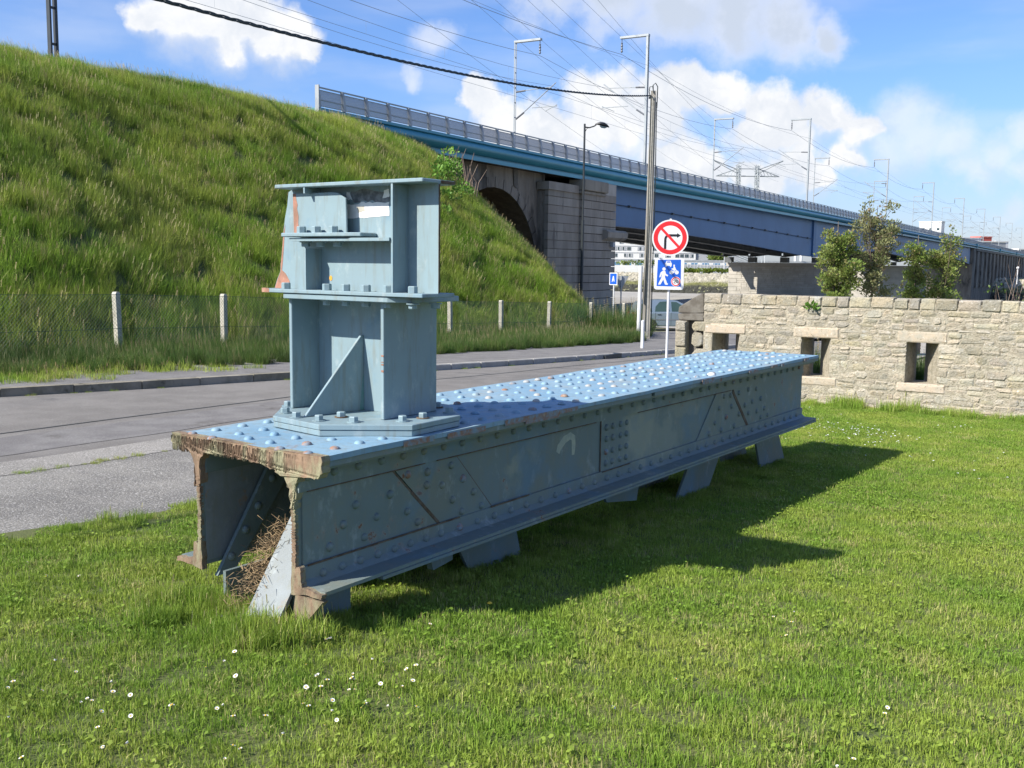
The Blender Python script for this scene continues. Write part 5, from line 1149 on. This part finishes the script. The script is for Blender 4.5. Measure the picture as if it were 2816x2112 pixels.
# ================================================================== overhead line
def mast(s, q, side, label, k):
    r_ = root('catenary_mast', label, 'mast', P(s, q, 7.9), RB, 'overhead line masts along the railway')
    H = 10.3
    b = MB(); b.box((-.14, -.03, -.6), (-.08, .13 if side > 0 else .03, H)); b.box((.08, -.03, -.6), (.14, .13 if side > 0 else .03, H))
    z = .3
    while z < H: b.box((-.085, .0, z), (.085, .02, z+.08)); z += 1.1
    b.build('column', M['mastm'] if k else M['darksteel'], r_)
    b = MB(); b.box((-.16, -.05 if side > 0 else -2.2, H-.1), (.16, 2.2 if side > 0 else .05, H+.05)); b.build('top_arm', M['mastm'], r_)
    yy = side*2.1
    b = MB(); b.tube([(0, yy, H-.1), (0, yy, H-.35)], .03, 5); b.lathe([(.02, H-1.1), (.09, H-1.0), (.05, H-.9), (.09, H-.8), (.05, H-.7), (.09, H-.6), (.05, H-.5), (.08, H-.4), (.02, H-.35)], (0, yy, 0), 7); b.build('insulator', M['insul'], r_)
    b = MB(); z1, z2 = 6.6, 4.6
    b.tube([(0, side*.1, z1), (0, side*.9, z1+.05)], .07, 6); b.tube([(0, side*.1, z2), (0, side*.8, z2+.45)], .07, 6); b.build('strut_insulator', M['insul'], r_)
    b = MB(); b.tube([(0, side*.8, z1+.05), (0, side*3.1, z1+.15)], .03, 5); b.tube([(0, side*.7, z2+.4), (0, side*3.5, z1+.45)], .04, 5); b.tube([(0, side*1.5, z2+.75), (0, side*3.6, z2+.75)], .03, 5); b.tube([(0, side*3.6, z2+.85), (0, side*2.6, z2+.45)], .035, 5)
    b.build('cantilever', M['mastm'], r_)
near_m = [-27, 21.2, 70.8, 118, 166, 214, 263, 311, 359, 407, 455]; far_m = [21.5, 68.5, 114, 160.5, 207, 254, 302, 350, 398, 446]
ord_ = ['on the grassy embankment at the top left', 'nearest of the row on the bridge deck, behind the utility pole', 'second along the parapet, past the lattice pylon', 'third along the parapet, above the bushiest young tree', 'fourth along the parapet, right of the bushiest tree', 'fifth along the parapet, small and far', 'sixth along the parapet, very small', 'seventh along the parapet, very small', 'eighth along the parapet, tiny in the distance', 'ninth along the parapet, tiny in the distance']
for i, s in enumerate(near_m[1:]): mast(s, 29.8 if s > 30 else 28.9, 1, 'railway mast, '+ord_[i], i)
for i, s in enumerate(far_m[1:]): mast(s, 39.6, -1, 'far-side railway mast with its arm to the right, %s from the left' % ['first', 'second', 'third', 'fourth', 'fifth', 'sixth', 'seventh', 'eighth', 'ninth'][i], i+1)
def span_wires(name, q, z, sag, sup, r=.012, label='', amp=0, drop=None):
    b = MB()
    for i, (s0, s1) in enumerate(zip(sup, sup[1:])):
        pts_ = []
        for k in range(11):
            u = k/10; zz = z-sag*4*u*(1-u); qq = q+amp*(1-2*u)*(1 if i % 2 else -1); pts_.append((s0+(s1-s0)*u, qq, zz))
        b.tube(pts_, r, 4, caps=False)
        if drop is not None:
            for k in range(1, 7): u = k/7; zz = z-sag*4*u*(1-u); b.tube([(s0+(s1-s0)*u, q+amp*(1-2*u)*(1 if i % 2 else -1), zz), (s0+(s1-s0)*u, q+amp*(1-2*u)*(1 if i % 2 else -1), drop)], r*.5, 3, caps=False)
    o = b.build(name, M['wire'], label=label, cat='wire'); o.rotation_euler = (0, 0, RB); return o
span_wires('messenger_wire', 33.3, 14.7, 1.0, near_m, .011, 'carrying wire with droppers over the nearer railway track', .15, 13.1)
span_wires('contact_wire', 33.3, 13.1, .0, near_m, .010, 'straight contact wire over the nearer railway track', .15)
span_wires('messenger_wire', 36.2, 14.7, 1.0, far_m, .011, 'carrying wire with droppers over the farther railway track', .15, 13.1)
span_wires('contact_wire', 36.2, 13.1, .0, [-27]+far_m, .010, 'straight contact wire over the farther railway track', .15)
span_wires('feeder_wire', 31.9, 17.0, .9, near_m, .017, 'feeder wire hung from the arms of the nearer masts')
span_wires('feeder_wire', 37.5, 17.0, .9, [-27]+far_m, .016, 'feeder wire hung from the arms of the farther masts')
span_wires('earth_wire', 29.7, 16.0, .7, near_m, .009, 'thin earth wire running from mast to mast on the near side')
# lattice pylon and its lines
pz = 400.; pyl = root('lattice_pylon', 'tall lattice power pylon rising behind the bridge parapet', 'pylon', (90., pz, -1.2), R(0)); L_ = MB()
def bar(a, b_, r=.16): L_.tube([a, b_], r, 4, caps=False)
zt_ = 41.5
for sx in (-1, 1):
    for sy in (-1, 1): bar((sx*6, sy*6, 0), (sx*3.6, sy*1.2, 22), .25); bar((sx*3.6, sy*1.2, 22), (sx*3.6, sy*1.2, zt_), .25)
z = 22
while z < zt_-1:
    for sy in (-1.2, 1.2):
        for cx in (-3.6, 3.6): bar((cx-.8, sy, z), (cx+.8, sy, z+2.2), .1); bar((cx+.8, sy, z), (cx-.8, sy, z+2.2), .1)
    z += 2.2
for cx in (-4.4, 4.4, -2.8, 2.8): bar((cx, 0, 18), (cx, 0, zt_), .16)
z = 0
while z < 20:
    k0, k1 = 6-z*.11, 6-(z+4)*.11
    for sy in (-1, 1): bar((-k0, sy*k0*.8, z), (k1, sy*k1*.8, z+4), .14); bar((k0, sy*k0*.8, z), (-k1, sy*k1*.8, z+4), .14)
    z += 4
L_.build('tower_legs', M['mastm'], pyl, kind='stuff'); 
for (zz, w_, up_) in ((27.2, 13.6, 3.2), (37.5, 12.2, 2.8)):
    L_ = MB(); bar((-w_, 0, zz), (w_, 0, zz), .2); bar((-w_, 0, zz), (-4, 0, zz+up_), .16); bar((w_, 0, zz), (4, 0, zz+up_), .16); bar((-4, 0, zz+up_), (4, 0, zz+up_), .16)
    for k in range(1, 6):
        u = k/6; x = -w_+(w_-4)*u; bar((x, 0, zz), (x+.8, 0, zz+up_*u), .1); bar((-x, 0, zz), (-x-.8, 0, zz+up_*u), .1)
    L_.build('cross_arm', M['mastm'], pyl)
for sx in (-1, 1):
    L_ = MB(); bar((sx*4, 0, 40), (sx*13.5, 0, 43.5), .18); bar((sx*4, 0, 38.5), (sx*13.5, 0, 43.4), .14); L_.build('earth_wire_arm', M['mastm'], pyl)
ht = []
PX = Vector((90, pz, -1.2))
for (dx, dz, uu, vv) in ((-13.5, 43.4, 1061, 0), (-12, 35.5, 1010, 0), (-13.4, 25.2, 930, 60), (13.5, 43.4, 1246, 0), (12, 35.5, 1180, 0), (13.4, 25.2, 1130, 0), (11, 37, 1278, 0)):
    a = PX+Vector((dx, 0, dz)); th = (uu-1106)/2200; D_ = 120.
    el = (vv-829.5)/-2200; zd = 1.6+D_*math.tan(R(-6.73)+math.atan(el)); e_ = Vector((th*D_*.995, D_, zd)); ed = e_+(e_-a)*.55; ed.z = e_.z+5
    # parabola through pylon and point with span sag
    b = MB(); pts_ = []
    for k in range(41):
        u = k/40; p = a.lerp(ed, u); p.z = a.z+(ed.z-a.z)*u-9.*4*u*(1-u)*.8; pts_.append(p)
    off_u = 1/1.55
    dz_ = e_.z-(a.z+(ed.z-a.z)*off_u-9.*4*off_u*(1-off_u)*.8)
    for k in range(41): pts_[k].z += dz_*(k/40)/off_u
    b.tube(pts_, .022, 4, caps=False)
    b.build('power_line', M['wire'], label='high voltage line ending at the %s of the far pylon' % {(-13.5, 43.4): 'upper left tip', (-12, 35.5): 'middle left arm', (-13.4, 25.2): 'lower left arm', (13.5, 43.4): 'upper right tip', (12, 35.5): 'middle right arm', (13.4, 25.2): 'lower right arm', (11, 37): 'inner right arm'}[(dx, dz)], cat='power line', group='high voltage lines')
# ================================================================== young trees behind the wall
def tree(x, y, ztop, cr, kind, label, stake=True, sparse=0, mat='leaf', n=1900):
    zg = G(x, y); H = ztop-zg; r_ = root('young_tree', label, 'tree', (x, y, zg)); tb = MB(); lf = MB(); tw = MB()
    top_ = []
    tb.tube([(0, 0, -.2), (.02, .01, H*.25), (-.01, .03, H*.45), (.03, 0, H*.7), (.02, 0, H*.93)], [.05, .045, .036, .022, .008], 7)
    tips = []
    for i in range(40):
        h0 = H*random.uniform(.28, .78); a = random.uniform(0, 6.28); ln = cr*random.uniform(.6, 1.1)*(1.1-.5*abs(h0/H-.45)); el = random.uniform(.35, 1.15)
        p0 = Vector((0, 0, h0)); d = Vector((math.cos(a)*math.cos(el), math.sin(a)*math.cos(el), math.sin(el))); p1 = p0+d*ln*.5+Vector((0, 0, .03)); p2 = p0+d*ln+Vector((random.uniform(-.1, .1), random.uniform(-.1, .1), random.uniform(-.05, .15)))
        tw.tube([p0, p1, p2], [.014, .009, .004], 4, caps=False)
        for k in range(5): tips.append((p0.lerp(p2, random.uniform(.3, 1.)), random.uniform(.12, .27)))
        tips.append((p2, random.uniform(.08, .2)))
    for i in range(sparse):     # bare upright shoots with a tuft of leaves at the tip
        a = random.uniform(0, 6.28); rr = random.uniform(.1, cr*.9); h1 = H*random.uniform(.80, 1.0)+(.15 if i < 2 else 0)-rr*.35
        tw.tube([(math.cos(a)*rr*.3, math.sin(a)*rr*.3, H*.55), (math.cos(a)*rr*.7, math.sin(a)*rr*.7, H*.72), (math.cos(a)*rr, math.sin(a)*rr, h1)], [.012, .009, .004], 4, caps=False)
        for u in (.6, .75, .9, 1.): tips.append((Vector((math.cos(a)*rr*(.7+.3*u), math.sin(a)*rr*(.7+.3*u), H*.72+(h1-H*.72)*u)), random.uniform(.05, .1)))
    at = []
    per = int(n*2.0)//len(tips)+1
    for c, r in tips:
        b0 = len(lf.v); leaf_cluster(lf, c, r, max(4, int(per*(r/.16)**1.2)), .085); t_ = random.uniform(0, .75)
        at += [min(1, t_+random.uniform(0, .22)) for _ in range((len(lf.v)-b0)//4) for __ in range(4)]
    lf.at = at
    tb.build('trunk', M['bark'], r_, smooth=True); tw.build('branches', M['bark'], r_); lf.build('crown', M[mat], r_)
    if stake:
        b = MB(); b.tube([(.28, .1, -.2), (.28, .1, H*.36)], .06, 8); b.build('stake', M['stake'], r_)
tree(10.05, 32, 3.35, .82, 0, 'leftmost green young tree behind the wall with a wooden stake', mat='leaf', n=3000)
tree(11.45, 32.6, 3.9, .85, 0, 'tallest brownish young tree with sparse bare shoots at its top', sparse=16, mat='leaf2', n=2600)
tree(13.35, 34, 3.0, .58, 0, 'narrow green young tree, third from the left behind the wall', mat='leaf', n=1700)
tree(14.3, 34, 3.05, .68, 0, 'rightmost green young tree with one tall lone shoot', stake=False, sparse=3, mat='leaf', n=2000)
# shrub and dead stems on the bank beside the abutment
iv = root('ivy_shrub', 'bright green climbing shrub with dead stems beside the bridge arch', 'shrub', (-3.0, 45., 4.6))
lf = MB(); at = []
for (x, y, z, n_) in ((-3.83, 48.3, 6.3, 2), (-3.5, 47.8, 6.0, 4), (-3.15, 46.9, 5.9, 7), (-2.85, 46.6, 5.6, 6), (-3.29, 44.1, 5.5, 7), (-2.95, 44.5, 5.4, 8), (-2.6, 45.2, 5.2, 6), (-2.99, 41.4, 4.5, 5), (-2.64, 41.7, 4.4, 4), (-2.3, 42.0, 4.2, 3), (-1.95, 43.9, 4.5, 2), (-2.65, 39.3, 3.6, 2)):
    for k in range(n_):
        c = (x+3.0+random.gauss(0, .28), y-45+random.gauss(0, .3), z-4.6+random.gauss(0, .3)); b0 = len(lf.v); leaf_cluster(lf, c, random.uniform(.2, .4), 34, .14); t_ = random.uniform(0, .5); at += [t_]*(len(lf.v)-b0)
lf.at = at; lf.build('foliage', M['ivy'], iv)
b = MB()
for i in range(26):
    x0 = random.uniform(-.1, 1.3); b.tube([(x0, .9, -.3-x0*.5), (x0+random.uniform(-.1, .3), .85, .9-x0*.3), (x0+random.uniform(-.2, .6), .8, 1.9+random.uniform(-.7, .5)-x0*.3)], [.03, .022, .008], 4)
b.build('dead_stems', M['deadstem'], iv)
# thorny stems behind the wall at the right
for i, (s0, q0, n_, lab) in enumerate(((19.5, 1.35, 22, 'tall thin dry stems standing behind the wall near the viaduct'), (19.0, .45, 30, 'dark bramble bush with dry stems behind the right end of the wall'))):
    r_ = root('dry_shrub', lab, 'shrub', P(s0, q0, Gs(s0))); b = MB()
    for k in range(n_):
        x0 = random.uniform(-.5, .5)*(1 if i else .5); h_ = random.uniform(1.5, 2.25 if i else 2.5); b.tube([(x0, 0, 0), (x0+random.uniform(-.1, .1), random.uniform(-.1, .1), h_*.6), (x0+random.uniform(-.3, .3), random.uniform(-.2, .2), h_)], [.008, .006, .002], 4)
    b.build('stems', M['deadstem'], r_)
    lf = MB(); at = []
    for k in range(26 if i else 6): b0 = len(lf.v); leaf_cluster(lf, (random.uniform(-.6, .6), random.uniform(-.3, .3), random.uniform(1.2, 2.0)), .16, 26, .05); at += [random.uniform(.1, .5)]*(len(lf.v)-b0)
    lf.at = at; lf.build('foliage', M['weed'], r_)
# ================================================================== far bank
rk = MB()
for i in range(5200):
    s_ = RIV1+random.uniform(-.5, 14.5); q_ = random.uniform(60, 190) if i < 3600 else random.uniform(-60, 60); z = gz(min(max(s_, RIV1+.01), RIV1+13.9), q_); c = P(s_, q_, z); r = random.uniform(.35, 1.0)
    v = [c+Vector((random.uniform(.6, 1.2)*r*dx, random.uniform(.6, 1.2)*r*dy, random.uniform(.5, 1.)*r*dz)) for dx, dy, dz in ((-1, -1, -.6), (1, -1, -.6), (1, 1, -.6), (-1, 1, -.6), (-.6, -.6, .7), (.6, -.6, .7), (.6, .6, .7), (-.6, .6, .7))]
    rk.add(v, [(4,5,6,7),(0,1,5,4),(1,2,6,5),(2,3,7,6),(3,0,4,7)])
rk.build('riprap', M['riprap'], kind='stuff', label='rock armour of the far river bank, pale above and weed-dark below', cat='riprap')
def bushes(name, x0, x1, y, z, h, r, n, label, mat='hedge', cat='hedge', kind=None):
    lf = MB(); at = []
    for i in range(n): b0 = len(lf.v); leaf_cluster(lf, (random.uniform(x0, x1), y+random.uniform(-1, 1), z+random.uniform(0, h)), r, 22, r*.8); t_ = random.uniform(0, .7); at += [t_]*(len(lf.v)-b0)
    lf.at = at; lf.build(name, M[mat], label=label, cat=cat, kind=kind)
bushes('hedge', 60, 104, 384, -1.0, .9, .9, 170, 'low clipped yellow green hedge on the far river bank')
bushes('bush', 83, 88, 378, -1.6, 1.2, 1.4, 50, 'round grey green bush in front of the far hedge', 'leaf2', 'bush')
bushes('tree_row', 42, 58, 418, 1.2, 1.6, .8, 34, 'row of small trees above the white wall on the far bank', 'leaf', 'trees', 'stuff')
bushes('round_tree', 84.5, 89, 436, 3.6, 2.6, 1.7, 60, 'round green tree beside the white apartment block on the far bank', 'leaf', 'tree')
# apartment block
ap = root('apartment_block', 'long white apartment block with rows of small windows beyond the river', 'building', (0, 452, 0)); 
MB().box((22, 0, -1.2), (80.2, 14, 22)).build('wall', M['offwhite'], ap); MB().box((80.22, .8, -1.2), (99.5, 13, 20)).build('side_wall', M['greywall'], ap)
wm = MB().box((0, -.06, 0), (1.5, .05, 1.35)).mesh('window', M['glass']); wf = MB(); wf.box((-.12, -.12, -.12), (1.62, -.04, 0)); wf.box((-.12, -.12, 1.35), (1.62, -.04, 1.45)); wf.box((-.12, -.12, 0), (0, -.04, 1.35)); wf.box((1.5, -.12, 0), (1.62, -.04, 1.35)); wf.box((.70, -.12, 0), (.8, -.04, 1.35)); wfm = wf.mesh('window_frame', M['greywall']); shm = MB().box((0, -.14, 0), (.75, -.07, 1.35)).mesh('shutter', M['greywall'])
bm2 = MB().box((0, -.5, -.9), (3.6, 0, .05)).mesh('balcony_rail', M['greywall'])
for fl in range(6):
    z = 5.3+fl*2.9; x = 24.
    while x < 78:
        r0 = random.random(); w0 = inst('window', wm, ap, (x, 0, z)); inst('window_frame', wfm, w0)
        if r0 < .4: inst('shutter', shm, w0, (random.choice([0, .75]), 0, 0))
        x += 2.1 if random.random() < .55 else 4.6
    MB().box((22, -.16, z-1.1), (80.2, 0, z-.95)).build('floor_band', M['greywall'], ap)
for z in (9, 13.5, 17.5):
    for x in (83, 88, 94): inst('window', wm, ap, (x, .8, z))
bw = root('boundary_wall', 'bright white boundary wall with grey railings above the far river bank', 'wall', (0, 396, 0))
MB().box((28, 0, -1.3), (50.5, .4, 1.6)).build('wall_panel', M['offwhite'], bw); MB().box((50.5, 0, -1.3), (60, .4, .4)).build('wall_panel', M['offwhite'], bw); MB().box((60, 0, -1.3), (62, .4, 1.0)).build('wall_panel', M['offwhite'], bw); MB().box((88, 0, -1.3), (140, .4, 1.0)).build('wall_panel', M['offwhite'], bw)
MB().box((62, .1, -1.2), (88, .15, 2.2)).build('railing_panel', M['greywall'], bw)
b = MB()
for x in np.arange(50.6, 60, .5): b.box((x, .05, .4), (x+.08, .2, 1.9))
for x in np.arange(62, 88, 1.3): b.box((x, 0, -1.2), (x+.14, .3, 2.9))
b.box((50.5, .02, 1.8), (88, .2, 1.92)); b.box((62, 0, 2.8), (100, .3, 2.95)); b.build('railing_bars', M['white'], bw, kind='stuff')
lb = root('low_pavilion', 'low pale building with a blue band behind the white wall on the far bank', 'building', (0, 424, 0))
MB().box((30, 0, -1.2), (150, 10, 3.4)).build('wall', M['offwhite'], lb); MB().box((29.9, -.2, 3.42), (150.1, 10.2, 4.1)).build('roof_band', M['galv'], lb)
for k in range(24): MB().box((32+k*4.6, -.05, .6), (34.8+k*4.6, .05, 2.9)).build('window', mk('blue_glass', (.12, .26, .42), rough=.3) if k == 0 else bpy.data.materials['blue_glass'], lb)
for i, (x, y, h_) in enumerate(((80.5, 392, 8.2), (95, 388, 9.2), (58, 393, 6.5))):
    b = MB(); b.tube([(0, 0, -1.2), (0, 0, h_)], .12, 6); b.tube([(0, 0, h_), (.9, 0, h_+.1)], .1, 5); o = b.build('lamp_post', M['white'], label='thin white lamp post on the far bank, %s' % ['left of the round bush', 'beside the round bush', 'near the white wall gap'][i], cat='lamp post'); o.location = (x, y, 0)
# white blocks on the far right skyline
def block(name, x, y, w_, d, z0, z1, label, roof=None, side=.35, mat='offwhite', rz=.3):
    r_ = root(name, label, 'building', (x, y, z0), rz); MB().box((0, 0, 0), (w_, d, z1-z0)).build('wall', M[mat], r_)
    MB().box((-.3, -.3, z1-z0+.01), (w_+.3, d+.3, z1-z0+.6)).build('roof_edge', M[roof or 'offwhite'], r_)
    for i in range(int(w_//4)):
        for j in range(int((z1-z0-2)//3.2)): inst('window', wm, r_, (1.6+i*4, -.02, 1.4+j*3.2))
block('tower_block', 236, 600, 12, 11, 0, 28.4, 'white tower block with a shaded right side above the parapet', rz=-.55)
block('white_building', 262, 600, 13, 10, 0, 19.6, 'low white building with a red panel on the skyline', None); block('red_pavilion', 274, 604, 8, 8, 0, 20.4, 'small building with a red upper wall beside the white building', 'red_roof', mat='red_roof')
block('dark_building', 262, 585, 22, 8, 0, 17.2, 'long dark grey building just above the viaduct parapet', None, mat='greywall')
block('gabled_building', 286, 610, 9, 9, 0, 18.0, 'small white block between the dark buildings on the skyline', None)
block('grey_building', 290, 590, 12, 9, 0, 13.2, 'dark fronted building at the far right of the skyline', 'offwhite', mat='greywall'); block('white_hall', 300, 610, 40, 9, 0, 13.5, 'wide white hall with dark windows at the far right edge', None)
b = MB(); b.tube([(0, 0, 0), (0, 0, 20)], .8, 8); b.tube([(3.3, 0, 0), (3.3, 0, 20.3)], .8, 8); o = b.build('chimney_pair', M['white'], label='pair of white chimneys just above the bridge parapet', cat='chimney'); o.location = (162., 590, 3)
for i, (x, y, h_) in enumerate(((120.5, 245, 3.6), (122.9, 245, 3.0))):
    r_ = root('globe_lamp', 'white globe lamp by the viaduct at the right edge, %s one' % ['taller', 'shorter'][i], 'lamp', (x, y, -1.8)); b = MB(); b.tube([(0, 0, 0), (0, 0, h_)], .12, 6); b.build('post', M['white'], r_); b = MB(); b.lathe([(.05, -.35), (.3, -.2), (.36, 0), (.3, .2), (.05, .35)], (0, 0, h_+.3), 8); b.build('globe', M['white'], r_)
